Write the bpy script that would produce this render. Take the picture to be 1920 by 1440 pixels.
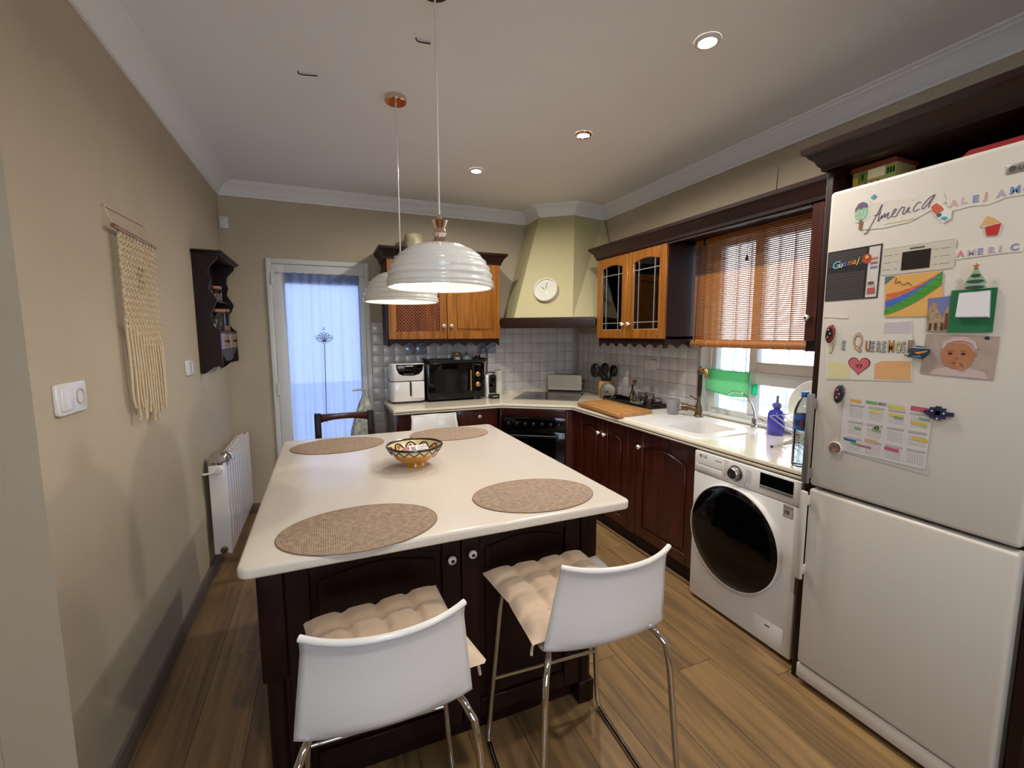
import bpy, bmesh, math, random
from mathutils import Matrix, Vector
random.seed(7)
for o in list(bpy.data.objects): bpy.data.objects.remove(o)
scene = bpy.context.scene
COL = scene.collection
PI = math.pi
R = math.radians

# ------------------------------------------------------------------ camera
cam_d = bpy.data.cameras.new('camera'); cam = bpy.data.objects.new('camera', cam_d); COL.objects.link(cam)
right = (0.92199, -0.38720, -0.00310); up = (0.04607, 0.10176, 0.99374); fwd = (0.38446, 0.91636, -0.11166)
m = Matrix.Identity(4)
for i in range(3):
    m[i][0] = right[i]; m[i][1] = up[i]; m[i][2] = -fwd[i]
m[0][3], m[1][3], m[2][3] = 0.7075, -4.1710, 1.4898
cam.matrix_world = m
cam_d.sensor_width = 36; cam_d.lens = 836.4 / 1920 * 36; cam_d.clip_start = 0.02
scene.camera = cam
# ------------------------------------------------------------------ world and exposure
world = bpy.data.worlds.new('sky'); scene.world = world; world.use_nodes = True
bg = world.node_tree.nodes['Background']
bg.inputs[0].default_value = (0.70, 0.83, 1.0, 1); bg.inputs[1].default_value = 6.0
vs = scene.view_settings
scene.display_settings.display_device = 'sRGB'
vs.view_transform = 'Standard'; vs.look = 'None'; vs.exposure = 0.45; vs.gamma = 1.0; vs.use_curve_mapping = False
P_DOWN, P_PEND, P_FILL = 10.5, 0.9, 11.0       # watts of the lamps and the added fill spots, used by their builders
C_WARM = (1.0, 0.94, 0.865); C_NEUT = (1.0, 0.93, 0.84)

# ------------------------------------------------------------------ helpers
def lin(c):
    if isinstance(c, str): c = [int(c[i:i+2], 16) / 255 for i in (0, 2, 4)]
    return tuple(((x / 12.92) if x <= .04045 else ((x + .055) / 1.055) ** 2.4) for x in c)

def M(name, col, rough=.5, metal=0., var=0., vscale=8., bump=0., bscale=60., coat=0., spec=.5, rand=0., emit=0., stretch=None, trans=0., sheen=0.):
    c = lin(col)
    mt = bpy.data.materials.new(name); mt.use_nodes = True
    nt = mt.node_tree; nd = nt.nodes; lk = nt.links; p = nd['Principled BSDF']
    p.inputs['Base Color'].default_value = (*c, 1); p.inputs['Roughness'].default_value = rough
    p.inputs['Metallic'].default_value = metal; p.inputs['Coat Weight'].default_value = coat
    p.inputs['Coat Roughness'].default_value = .08
    p.inputs['Specular IOR Level'].default_value = spec
    if trans: p.inputs['Transmission Weight'].default_value = trans
    if sheen: p.inputs['Sheen Weight'].default_value = sheen
    if emit:
        p.inputs['Emission Color'].default_value = (*c, 1); p.inputs['Emission Strength'].default_value = emit
    if var or bump:
        tc = nd.new('ShaderNodeTexCoord'); mp = nd.new('ShaderNodeMapping'); lk.new(tc.outputs['Object'], mp.inputs[0])
        if stretch: mp.inputs['Scale'].default_value = stretch
    out = None
    if var:
        n = nd.new('ShaderNodeTexNoise'); n.inputs['Scale'].default_value = vscale; n.inputs['Detail'].default_value = 5
        lk.new(mp.outputs[0], n.inputs['Vector'])
        r = nd.new('ShaderNodeValToRGB')
        r.color_ramp.elements[0].position = .3; r.color_ramp.elements[1].position = .7
        r.color_ramp.elements[0].color = (*[max(0, x * (1 - var)) for x in c], 1); r.color_ramp.elements[1].color = (*[min(1, x * (1 + var)) for x in c], 1)
        lk.new(n.outputs['Fac'], r.inputs[0]); out = r.outputs[0]
    if rand:
        oi = nd.new('ShaderNodeObjectInfo'); mr = nd.new('ShaderNodeMapRange')
        mr.inputs['To Min'].default_value = 1 - rand; mr.inputs['To Max'].default_value = 1 + rand
        lk.new(oi.outputs['Random'], mr.inputs[0])
        hs = nd.new('ShaderNodeHueSaturation'); hs.inputs['Color'].default_value = (*c, 1)
        lk.new(mr.outputs[0], hs.inputs['Value'])
        if out: lk.new(out, hs.inputs['Color'])
        out = hs.outputs[0]
    if out: lk.new(out, p.inputs['Base Color'])
    if bump:
        n2 = nd.new('ShaderNodeTexNoise'); n2.inputs['Scale'].default_value = bscale; n2.inputs['Detail'].default_value = 4
        lk.new(mp.outputs[0], n2.inputs['Vector'])
        b = nd.new('ShaderNodeBump'); b.inputs['Strength'].default_value = bump; b.inputs['Distance'].default_value = .004
        lk.new(n2.outputs['Fac'], b.inputs['Height']); lk.new(b.outputs[0], p.inputs['Normal'])
    return mt

def wood(name, dark, light, stretch=(30, 30, 2.2), rough=.35, coat=.25, rand=0., bump=.08, spec=.4):
    mt = M(name, dark, rough=rough, coat=coat, spec=spec)
    nt = mt.node_tree; nd = nt.nodes; lk = nt.links; p = nd['Principled BSDF']
    tc = nd.new('ShaderNodeTexCoord'); mp = nd.new('ShaderNodeMapping'); mp.inputs['Scale'].default_value = stretch
    oi = nd.new('ShaderNodeObjectInfo'); ad = nd.new('ShaderNodeVectorMath'); ad.operation = 'ADD'
    sc = nd.new('ShaderNodeVectorMath'); sc.operation = 'SCALE'; sc.inputs['Scale'].default_value = 37
    lk.new(oi.outputs['Random'], sc.inputs[0]); lk.new(tc.outputs['Object'], mp.inputs[0])
    lk.new(mp.outputs[0], ad.inputs[0]); lk.new(sc.outputs[0], ad.inputs[1])
    n = nd.new('ShaderNodeTexNoise'); n.inputs['Scale'].default_value = 1.; n.inputs['Detail'].default_value = 7; n.inputs['Distortion'].default_value = .8
    lk.new(ad.outputs[0], n.inputs['Vector'])
    r = nd.new('ShaderNodeValToRGB'); e = r.color_ramp.elements
    e[0].position = .32; e[1].position = .68; e[0].color = (*lin(dark), 1); e[1].color = (*lin(light), 1)
    lk.new(n.outputs['Fac'], r.inputs[0]); out = r.outputs[0]
    if rand:
        mr = nd.new('ShaderNodeMapRange'); mr.inputs['To Min'].default_value = 1 - rand; mr.inputs['To Max'].default_value = 1 + rand
        hs = nd.new('ShaderNodeHueSaturation'); lk.new(oi.outputs['Random'], mr.inputs[0]); lk.new(mr.outputs[0], hs.inputs['Value']); lk.new(out, hs.inputs['Color']); out = hs.outputs[0]
    lk.new(out, p.inputs['Base Color'])
    if bump:
        b = nd.new('ShaderNodeBump'); b.inputs['Strength'].default_value = bump; b.inputs['Distance'].default_value = .002
        lk.new(n.outputs['Fac'], b.inputs['Height']); lk.new(b.outputs[0], p.inputs['Normal'])
    return mt

def thin_glass(name, tint=(1, 1, 1), gloss=.12, rough=.02):
    mt = bpy.data.materials.new(name); mt.use_nodes = True
    nt = mt.node_tree; nd = nt.nodes; lk = nt.links; nd.remove(nd['Principled BSDF'])
    t = nd.new('ShaderNodeBsdfTransparent'); t.inputs[0].default_value = (*tint, 1)
    g = nd.new('ShaderNodeBsdfGlossy'); g.inputs['Roughness'].default_value = rough
    f = nd.new('ShaderNodeFresnel'); f.inputs[0].default_value = 1.35
    a = nd.new('ShaderNodeMath'); a.operation = 'ADD'; a.inputs[1].default_value = gloss * .4; a.use_clamp = True
    lk.new(f.outputs[0], a.inputs[0])
    mx = nd.new('ShaderNodeMixShader'); lk.new(a.outputs[0], mx.inputs[0]); lk.new(t.outputs[0], mx.inputs[1]); lk.new(g.outputs[0], mx.inputs[2])
    lk.new(mx.outputs[0], nd['Material Output'].inputs[0])
    return mt

def sheer(name, col, transp=.15, transl=.6):
    mt = bpy.data.materials.new(name); mt.use_nodes = True
    nt = mt.node_tree; nd = nt.nodes; lk = nt.links; nd.remove(nd['Principled BSDF'])
    c = (*lin(col), 1)
    d = nd.new('ShaderNodeBsdfDiffuse'); d.inputs[0].default_value = c
    tl = nd.new('ShaderNodeBsdfTranslucent'); tl.inputs[0].default_value = c
    tp = nd.new('ShaderNodeBsdfTransparent')
    a = nd.new('ShaderNodeMixShader'); a.inputs[0].default_value = transl; lk.new(d.outputs[0], a.inputs[1]); lk.new(tl.outputs[0], a.inputs[2])
    b = nd.new('ShaderNodeMixShader'); b.inputs[0].default_value = transp; lk.new(a.outputs[0], b.inputs[1]); lk.new(tp.outputs[0], b.inputs[2])
    lk.new(b.outputs[0], nd['Material Output'].inputs[0])
    return mt

def wmat(o):
    mm = Matrix.Identity(4)
    while o is not None:
        mm = (Matrix.Translation(o.location) @ o.rotation_euler.to_matrix().to_4x4()) @ mm; o = o.parent
    return mm

class MB:
    def __init__(s, T=None): s.v = []; s.f = []; s.mi = []; s.T = T or Matrix.Identity(4); s.cur = 0
    def add(s, vs, fs):
        b = len(s.v); s.v += [s.T @ Vector(p) for p in vs]
        for f in fs: s.f.append([b + i for i in f]); s.mi.append(s.cur)
        return s
    def mat(s, i): s.cur = i; return s
    def box(s, x0, x1, y0, y1, z0, z1):
        if x0 > x1: x0, x1 = x1, x0
        if y0 > y1: y0, y1 = y1, y0
        if z0 > z1: z0, z1 = z1, z0
        return s.add([(x0, y0, z0), (x1, y0, z0), (x1, y1, z0), (x0, y1, z0), (x0, y0, z1), (x1, y0, z1), (x1, y1, z1), (x0, y1, z1)],
                     [(3, 2, 1, 0), (4, 5, 6, 7), (0, 1, 5, 4), (1, 2, 6, 5), (2, 3, 7, 6), (3, 0, 4, 7)])
    def prism(s, poly, axis, a0, a1):
        # polygon in the two remaining axes (x,y)->z ; (y,z)->x ; (x,z)->y
        def P(p, a): return {'z': (p[0], p[1], a), 'x': (a, p[0], p[1]), 'y': (p[0], a, p[1])}[axis]
        n = len(poly)
        vs = [P(p, a0) for p in poly] + [P(p, a1) for p in poly]
        return s.add(vs, [list(range(n))[::-1], list(range(n, 2 * n))] + [(i, (i + 1) % n, n + (i + 1) % n, n + i) for i in range(n)])
    def lathe(s, prof, c=(0, 0, 0), seg=24, axis='z', caps=True):
        # profile (r, h) along axis
        vs = []; fs = []; n = len(prof)
        for r, h in prof:
            for k in range(seg):
                a = 2 * PI * k / seg; x, y = r * math.cos(a), r * math.sin(a)
                p = {'z': (x, y, h), 'x': (h, x, y), 'y': (y, h, x)}[axis]
                vs.append((p[0] + c[0], p[1] + c[1], p[2] + c[2]))
        for i in range(n - 1):
            for k in range(seg):
                k2 = (k + 1) % seg; fs.append((i * seg + k, i * seg + k2, (i + 1) * seg + k2, (i + 1) * seg + k))
        if caps:
            if prof[0][0] > 1e-5: fs.append(list(range(seg))[::-1])
            if prof[-1][0] > 1e-5: fs.append([(n - 1) * seg + k for k in range(seg)])
        return s.add(vs, fs)
    def tube(s, pts, r, seg=8, closed=False):
        pts = [Vector(p) for p in pts]; n = len(pts); vs = []; fs = []
        rr = r if isinstance(r, (list, tuple)) else [r] * n
        prev = None
        for i, p in enumerate(pts):
            if closed: t = pts[(i + 1) % n] - pts[i - 1]
            else: t = pts[min(i + 1, n - 1)] - pts[max(i - 1, 0)]
            t.normalize()
            if prev is None: u = t.orthogonal().normalized()
            else: u = (prev - t * prev.dot(t)); u = u.normalized() if u.length > 1e-6 else t.orthogonal().normalized()
            prev = u; w = t.cross(u)
            for k in range(seg):
                a = 2 * PI * k / seg; vs.append(p + (u * math.cos(a) + w * math.sin(a)) * rr[i])
        for i in range(n if closed else n - 1):
            for k in range(seg):
                k2 = (k + 1) % seg; j = (i + 1) % n; fs.append((i * seg + k, i * seg + k2, j * seg + k2, j * seg + k))
        if not closed: fs += [list(range(seg))[::-1], [(n - 1) * seg + k for k in range(seg)]]
        return s.add(vs, fs)
    def grid(s, fn, nu, nv, wrap=False):
        vs = [fn(i / (nu if wrap else nu - 1), j / (nv - 1)) for j in range(nv) for i in range(nu)]
        fs = []
        for j in range(nv - 1):
            for i in range(nu if wrap else nu - 1):
                i2 = (i + 1) % nu; fs.append((j * nu + i, j * nu + i2, (j + 1) * nu + i2, (j + 1) * nu + i))
        return s.add(vs, fs)
    def ball(s, c, r, seg=12, rings=8):
        r = (r, r, r) if not isinstance(r, (tuple, list)) else r
        vs = []; fs = []
        for i in range(rings + 1):
            a = PI * i / rings
            for k in range(seg):
                b = 2 * PI * k / seg; vs.append((c[0] + r[0] * math.sin(a) * math.cos(b), c[1] + r[1] * math.sin(a) * math.sin(b), c[2] - r[2] * math.cos(a)))
        for i in range(rings):
            for k in range(seg):
                k2 = (k + 1) % seg; fs.append((i * seg + k, i * seg + k2, (i + 1) * seg + k2, (i + 1) * seg + k))
        return s.add(vs, fs)
    def sweep(s, path, prof, side=1):
        # plan path [(x,y)], profile [(offset, z)], mitred; side +1 = left of travel
        n = len(path); k = len(prof); vs = []; P = [Vector(p) for p in path]
        for i in range(n):
            d0 = (P[i] - P[i - 1]).normalized() if i > 0 else None
            d1 = (P[i + 1] - P[i]).normalized() if i < n - 1 else None
            if d0 is None: d0 = d1
            if d1 is None: d1 = d0
            n0 = Vector((-d0.y, d0.x)) * side; n1 = Vector((-d1.y, d1.x)) * side
            mm = (n0 + n1); mm = mm / max(.3, (1 + n0.dot(n1)))
            for d, z in prof: vs.append((P[i].x + mm.x * d, P[i].y + mm.y * d, z))
        fs = []
        for i in range(n - 1):
            for j in range(k):
                j2 = (j + 1) % k; fs.append((i * k + j, i * k + j2, (i + 1) * k + j2, (i + 1) * k + j))
        fs += [list(range(k)), [(n - 1) * k + j for j in range(k)]]
        return s.add(vs, fs)
    def build(s, name, mat, parent=None, bevel=0., seg=2, smooth=False, world=True, solid=0., kind=None, label=None, sub=0, ang=40):
        me = bpy.data.meshes.new(name)
        inv = wmat(parent).inverted() if (parent is not None and world) else Matrix.Identity(4)
        V = [inv @ p for p in s.v]
        loc = None
        if parent is None:
            xs = [p.x for p in V]; ys = [p.y for p in V]; zs = [p.z for p in V]
            loc = Vector(((min(xs) + max(xs)) / 2, (min(ys) + max(ys)) / 2, min(zs))); V = [p - loc for p in V]
        me.from_pydata([tuple(p) for p in V], [], s.f); me.update()
        mats = mat if isinstance(mat, (list, tuple)) else [mat]
        for q in mats: me.materials.append(q)
        for i, po in enumerate(me.polygons): po.material_index = s.mi[i]
        bm = bmesh.new(); bm.from_mesh(me)
        bmesh.ops.recalc_face_normals(bm, faces=bm.faces[:])
        if bevel:
            ed = [e for e in bm.edges if len(e.link_faces) == 2 and e.calc_face_angle(0) > R(35)]
            bmesh.ops.bevel(bm, geom=ed, offset=bevel, segments=seg, affect='EDGES', profile=.5, clamp_overlap=True)
        bm.to_mesh(me); bm.free()
        if smooth or bevel:
            me.shade_smooth(); me.set_sharp_from_angle(angle=R(ang))
        o = bpy.data.objects.new(name, me); COL.objects.link(o)
        if parent is not None: o.parent = parent
        if loc is not None: o.location = loc
        if solid:
            md = o.modifiers.new('thickness', 'SOLIDIFY'); md.thickness = solid; md.offset = 0
        if sub:
            md = o.modifiers.new('smooth', 'SUBSURF'); md.levels = sub; md.render_levels = sub
        if kind: o['kind'] = kind
        if label: o['label'] = label
        return o

def tag(o, label, cat, group=None):
    o['label'] = label; o['category'] = cat
    if group: o['group'] = group
    return o
def thing(name, label, cat, loc=(0, 0, 0), rotz=0., group=None):
    o = bpy.data.objects.new(name, None); COL.objects.link(o); o.location = loc; o.rotation_euler = (0, 0, rotz); o.empty_display_size = .1
    return tag(o, label, cat, group)
def copy_tree(o, parent=None):
    c = o.copy(); COL.objects.link(c)
    if parent is not None: c.parent = parent
    for ch in list(o.children): copy_tree(ch, c)
    return c
def struct(o): o['kind'] = 'structure'; return o
def frame(o, u, n):
    """matrix with local x = u (plan direction), local y = n (outward), z up"""
    u = Vector((*u, 0)).normalized(); n = Vector((*n, 0)).normalized()
    mm = Matrix.Identity(4)
    for i in range(3): mm[i][0] = u[i]; mm[i][1] = n[i]; mm[i][2] = (0, 0, 1)[i]; mm[i][3] = o[i]
    return mm
def text(name, body, size, parent, origin, rvec, uvec, mat, depth=.0004, align='LEFT', shear=0., rot=0., bold=0., xs=1.):
    cu = bpy.data.curves.new(name, 'FONT'); cu.body = body; cu.size = size; cu.align_x = align; cu.extrude = depth; cu.shear = shear; cu.offset = bold; cu.resolution_u = 3
    t = bpy.data.objects.new(name, cu); COL.objects.link(t)
    me = bpy.data.meshes.new_from_object(t); bpy.data.objects.remove(t); bpy.data.curves.remove(cu)
    r = Vector(rvec).normalized(); u = Vector(uvec).normalized(); n = r.cross(u)
    if rot:
        q = Matrix.Rotation(rot, 3, n); r = q @ r; u = q @ u
    inv = wmat(parent).inverted()
    for v in me.vertices: v.co = inv @ (Vector(origin) + r * v.co.x * xs + u * v.co.y + n * v.co.z)
    me.materials.clear(); me.materials.append(mat)
    me.name = name
    o = bpy.data.objects.new(name, me); COL.objects.link(o); o.parent = parent
    return o
def arc(cx, cy, r, a0, a1, n):
    return [(cx + r * math.cos(a0 + (a1 - a0) * i / (n - 1)), cy + r * math.sin(a0 + (a1 - a0) * i / (n - 1))) for i in range(n)]
def rrect(x0, x1, y0, y1, r, n=6):
    return arc(x1 - r, y1 - r, r, 0, PI / 2, n) + arc(x0 + r, y1 - r, r, PI / 2, PI, n) + arc(x0 + r, y0 + r, r, PI, 1.5 * PI, n) + arc(x1 - r, y0 + r, r, 1.5 * PI, 2 * PI, n)
def ell(cx, cy, a, b, n=32, rot=0.):
    c, s_ = math.cos(rot), math.sin(rot)
    return [(cx + a * math.cos(t) * c - b * math.sin(t) * s_, cy + a * math.cos(t) * s_ + b * math.sin(t) * c) for t in [2 * PI * i / n for i in range(n)]]
def smoothpts(pts, it=2):
    pts = [Vector(p) for p in pts]
    for _ in range(it):
        q = [pts[0]]
        for a, b in zip(pts, pts[1:]): q += [a * .75 + b * .25, a * .25 + b * .75]
        q.append(pts[-1]); pts = q
    return pts
def area(name, parent, loc, size, power, col, spread=PI, rot=(0, 0, 0)):
    l = bpy.data.lights.new(name, 'AREA'); l.shape = 'DISK'; l.size = size; l.energy = power; l.color = col; l.spread = spread
    o = bpy.data.objects.new(name, l); COL.objects.link(o); o.parent = parent; o.location = loc; o.rotation_euler = rot
    return o
def point(name, parent, loc, rad, power, col):
    l = bpy.data.lights.new(name, 'POINT'); l.shadow_soft_size = rad; l.energy = power; l.color = col
    o = bpy.data.objects.new(name, l); COL.objects.link(o); o.parent = parent; o.location = loc
    return o

# ------------------------------------------------------------------ materials
K = {}
K['wall'] = M('beige_paint', 'BBAD95', rough=.85, var=.03, vscale=3, bump=.15, bscale=90)
K['hood'] = M('cream_plaster', 'B9B086', rough=.8, var=.02, vscale=3, bump=.08, bscale=80)
K['ceil'] = M('ceiling_paint', 'EFEEED', rough=.9, var=.015, vscale=2)
K['cornice'] = M('white_plaster_trim', 'F0F0F0', rough=.7)
K['base'] = M('grey_skirting_tile', '6B5B52', rough=.45, var=.15, vscale=14)
K['floor'] = wood('oak_laminate', '665038', '92734A', stretch=(22, 1.6, 22), rough=.42, coat=.08, rand=.13, bump=.1)
K['joint'] = M('floor_joint', '3A2A1C', rough=.8)
K['dark'] = wood('dark_walnut', '170605', '270E09', rough=.45, coat=.04, spec=.25)
K['darkh'] = wood('dark_walnut_horizontal', '190806', '2E110A', stretch=(30, 2.2, 30), rough=.42, coat=.05)
K['mahog'] = wood('mahogany', '33120A', '4F2013', rough=.32, coat=.3)
K['honey'] = wood('honey_oak', '74430F', 'A06424', rough=.34, coat=.3)
K['black'] = M('black_plastic', '0C0C0E', rough=.35)
K['gloss_black'] = M('gloss_black_glass', '040405', rough=.07, coat=.1, spec=.35)
K['shadow'] = M('dark_gap', '0A0605', rough=.9)
K['white'] = M('white_lacquer', 'E2DEDA', rough=.25, coat=.3)
K['whitep'] = M('white_pvc', 'DADAD6', rough=.4)
K['enamel'] = M('white_enamel', 'EAE6E1', rough=.28, coat=.2)
K['fridge'] = M('fridge_enamel', 'CFC8BE', rough=.32, coat=.15)
K['top'] = M('island_white_quartz', 'D6CCBF', rough=.24, var=.01, vscale=40, coat=.15)
K['counter'] = M('cream_laminate', 'DDD3BD', rough=.16, var=.02, vscale=30, coat=.3)
K['sink'] = M('white_composite', 'E8E4DE', rough=.25, coat=.3)
K['tile'] = M('grey_white_tile', 'D2CECB', rough=.24, var=.05, vscale=18, bump=.12, bscale=12, coat=.15, rand=.05)
K['tilep'] = M('painted_tile', '8C93A8', rough=.13, var=.6, vscale=45, coat=.4)
K['grout'] = M('tile_grout', 'B3ADA7', rough=.9)
K['chrome'] = M('chrome', 'D8D8D8', rough=.08, metal=1)
K['steel'] = M('brushed_steel', 'A8A5A0', rough=.3, metal=1)
K['alu'] = M('silver_grey_aluminium', 'A7A4A2', rough=.35, metal=.7)
K['copper'] = M('rose_copper', 'E3C9BA', rough=.07, metal=1)
K['bronze'] = M('aged_bronze', '6E5B44', rough=.4, metal=.85, var=.25, vscale=30)
K['gold'] = M('satin_gold', 'C99B55', rough=.3, metal=.9)
K['lead'] = M('silver_lead_strip', 'B9B9B6', rough=.35, metal=.6)
K['glass'] = thin_glass('clear_glass', (.96, .98, .98))
K['pane'] = thin_glass('window_glass', (.97, .985, 1.0), gloss=.05)
K['dglass'] = thin_glass('cabinet_glass', (.55, .62, .58), gloss=.1)
K['knob'] = M('white_ceramic', 'EFEDE8', rough=.2, coat=.4)
K['cera'] = M('white_ceramic_shade', 'E6E4DC', rough=.18, coat=.4)
K['lens'] = M('lamp_lens', 'FFF3DC', emit=22)
K['bulb'] = M('bulb_glow', 'FFEBC8', emit=8)
K['mat'] = M('woven_placemat', 'A0866E', rough=.8, var=.16, vscale=260, bump=.4, bscale=420)
K['cush'] = M('beige_cotton', 'C9B199', rough=.95, var=.05, vscale=30, bump=.2, bscale=300, sheen=.3)
K['cord'] = M('macrame_cotton', 'D6C2A0', rough=.95, var=.08, vscale=60, bump=.4, bscale=400)
K['bamboo'] = M('bamboo_slat', 'A5672F', rough=.5, var=.25, vscale=20, stretch=(8, 1.5, 40))
K['curtain'] = sheer('sheer_white_curtain', '90A0C8', transp=.05, transl=.36)
K['board'] = wood('cutting_board_beech', '9C6A35', 'C79558', stretch=(40, 3, 40), rough=.5, coat=0)
K['paper'] = M('white_paper', 'DAD5CC', rough=.8)
K['print'] = M('print_black', '16130F', rough=.6)
def weave(name, dark, light, scale):
    mt = M(name, light, rough=.85, bump=.3, bscale=400)
    nt = mt.node_tree; nd = nt.nodes; lk = nt.links; p = nd['Principled BSDF']
    tc = nd.new('ShaderNodeTexCoord'); outs = []
    for d in ('X', 'Y'):
        wv = nd.new('ShaderNodeTexWave'); wv.wave_type = 'BANDS'; wv.bands_direction = d
        wv.inputs['Scale'].default_value = scale; wv.inputs['Distortion'].default_value = .15; wv.inputs['Detail'].default_value = 2; wv.inputs['Detail Scale'].default_value = .4
        lk.new(tc.outputs['Object'], wv.inputs['Vector']); outs.append(wv.outputs['Fac'])
    ns = nd.new('ShaderNodeTexNoise'); ns.inputs['Scale'].default_value = 60; lk.new(tc.outputs['Object'], ns.inputs['Vector'])
    ad = nd.new('ShaderNodeMath'); ad.operation = 'MULTIPLY'; lk.new(outs[0], ad.inputs[0]); lk.new(outs[1], ad.inputs[1])
    a2 = nd.new('ShaderNodeMath'); a2.operation = 'ADD'; lk.new(ad.outputs[0], a2.inputs[0]); lk.new(ns.outputs['Fac'], a2.inputs[1])
    r = nd.new('ShaderNodeValToRGB'); e = r.color_ramp.elements; e[0].position = .35; e[1].position = 1.1
    e[0].color = (*lin(dark), 1); e[1].color = (*lin(light), 1); lk.new(a2.outputs[0], r.inputs[0]); lk.new(r.outputs[0], p.inputs['Base Color'])
    return mt
K['mat'] = weave('woven_placemat_threads', '73604F', 'AF9780', 50)
def flat(hexc, rough=.7):
    if hexc not in K: K[hexc] = M('ink_' + hexc.lower(), hexc, rough=rough)
    return K[hexc]
W, ZC, H = 3.23, 2.66, .895
# ================================================================== the room
fl = struct(MB().box(-1.6, W, -6.2, 0, -.08, -.006).build('floor', K['joint']))
def plank(x0, y0, y1, cache={}):
    L = round(y1 - y0, 3)
    if L not in cache:
        c = MB().box(-.0942, .0942, -L / 2 + .0009, L / 2 - .0009, -.0055, 0).build('plank', K['floor'], fl, bevel=.0008, seg=1, world=False)
        cache[L] = c; o = c
    else:
        o = cache[L].copy(); COL.objects.link(o)
    o.location = Vector((x0 + .095, (y0 + y1) / 2, 0)) - fl.location
for c in range(25):
    x0 = W - .19 * (c + 1)
    ytop = 0. if x0 > -.01 else -2.63
    y = ytop; first = .19 * ((c * 3) % 7) + .06
    while y > -6.15:
        y1 = max(-6.2, y - (first if first else 1.26)); first = 0
        if y - y1 > .03: plank(x0, y1, y)
        y = y1
struct(MB().box(-.15, 0, -2.625, 0, 0, ZC).build('wall_left', K['wall']))
struct(MB().box(-1.6, -.151, -2.625, -2.5, 0, ZC).build('wall_passage', K['wall']))
wb = struct(MB().box(-.15, .303, 0, .15, 0, ZC).box(1.095, W + .2, 0, .15, 0, ZC).box(.303, 1.095, 0, .15, 2.103, ZC).build('wall_back', K['wall']))
WY0, WY1, WZ0, WZ1 = -2.66, -1.71, .915, 2.13
wr = struct(MB().box(W, W + .2, WY1, 0, 0, ZC).box(W, W + .2, -6.2, WY0, 0, ZC).box(W, W + .2, WY0, WY1, 0, WZ0).box(W, W + .2, WY0, WY1, WZ1, ZC).build('wall_right', K['wall']))
struct(MB().box(-1.75, 0, -6.35, -6.2, 0, ZC).box(1.5, W + .2, -6.35, -6.2, 0, ZC).box(0, 1.5, -6.35, -6.2, 0, .9).box(0, 1.5, -6.35, -6.2, 2.25, ZC).build('wall_front', K['wall']))
w2 = bpy.data.objects.new('fill_window', None); COL.objects.link(w2); w2.location = (.75, -6.27, .9); struct(w2)  # unseen window added behind the camera to let in cool fill daylight
MB().box(0, .05, -6.3, -6.24, .9, 2.25).box(1.45, 1.5, -6.3, -6.24, .9, 2.25).box(.05, 1.45, -6.3, -6.24, .9, .95).box(.05, 1.45, -6.3, -6.24, 2.2, 2.25).box(.72, .78, -6.3, -6.24, .95, 2.2).build('window_frame', K['whitep'], w2, bevel=.004)
for xa in (.05, .78): MB().box(xa, xa + .67, -6.272, -6.268, .95, 2.2).build('pane', K['pane'], w2)
struct(MB().box(-1.75, -1.6, -6.2, -2.5, 0, ZC).build('wall_side', K['wall']))
struct(MB().box(-1.75, W + .2, -6.35, .15, ZC, ZC + .1).build('ceiling', K['ceil']))
# plaster cornice, one run for each wall and each face of the hood
cp = [(0, 2.56), (.012, 2.56), (.014, 2.572), (.022, 2.578), (.034, 2.598), (.05, 2.62), (.07, 2.634), (.082, 2.638), (.084, 2.646), (.098, 2.65), (.1, 2.6595), (0, 2.6595)]
path = [(0, -2.62), (0, 0), (2.63, 0), (2.615, -.316), (2.865, -.515), (W, -.45), (W, -6.19)]
P = [Vector(p) for p in path]
def mitre(i):
    d0 = (P[i] - P[i - 1]).normalized() if i else (P[1] - P[0]).normalized()
    d1 = (P[i + 1] - P[i]).normalized() if i < len(P) - 1 else d0
    n0 = Vector((d0.y, -d0.x)); n1 = Vector((d1.y, -d1.x)); return (n0 + n1) / (1 + n0.dot(n1))
for i in range(len(P) - 1):
    k = len(cp); b = MB()
    vs = [(P[j].x + mitre(j).x * d, P[j].y + mitre(j).y * d, z) for j in (i, i + 1) for d, z in cp]
    b.add(vs, [(q, (q + 1) % k, k + (q + 1) % k, k + q) for q in range(k)] + [list(range(k)), list(range(k, 2 * k))])
    struct(b.build('trim_%d' % (i + 1), K['cornice'], smooth=True, ang=25))
struct(MB().box(.0, .013, -2.62, 0, 0, .083).build('baseboard_left', K['base'], bevel=.002))
struct(MB().box(.014, .302, -.013, 0, 0, .083).build('baseboard_back', K['base'], bevel=.002))
struct(MB().box(-1.6, -.152, -2.638, -2.626, 0, .083).build('baseboard_passage', K['base'], bevel=.002))
# splashback tiles, each one a piece of its wall
TP = .0985
tz0 = .9
tm = {}
def tile(parent, name, loc, rz, w, h, mk='tile'):
    key = (round(w, 3), round(h, 3), mk, name)
    if key not in tm:
        o = MB().box(-w / 2, w / 2, -.004, .003, -h / 2, h / 2).build('tile', K[mk], parent, bevel=.0022, seg=2, world=False); tm[key] = o
    else:
        o = tm[key].copy(); COL.objects.link(o); o.parent = parent
    o.location = Vector(loc) - parent.location; o.rotation_euler = (0, 0, rz)
gb = MB().box(1.098, W - .001, -.004, .001, .9, 1.612).box(1.098, 1.19, -.004, .001, 0.0, .9).build('grout', K['grout'], wb)
gr = MB().box(W - .004, W + .001, WY1, -.004, .9, 1.5).build('grout', K['grout'], wr)
for r in range(7):
    z = .955 + TP * r
    for c in range(22):
        x = 1.098 + TP * (c + .5)
        if x > W - .05: continue
        tile(wb, 'b', (x, -.006, z), 0, TP - .0025, TP - .0025, 'tilep' if (c, r) in [(3, 4), (4, 4), (10, 4), (11, 4), (10, 5), (11, 5)] else 'tile')
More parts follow.
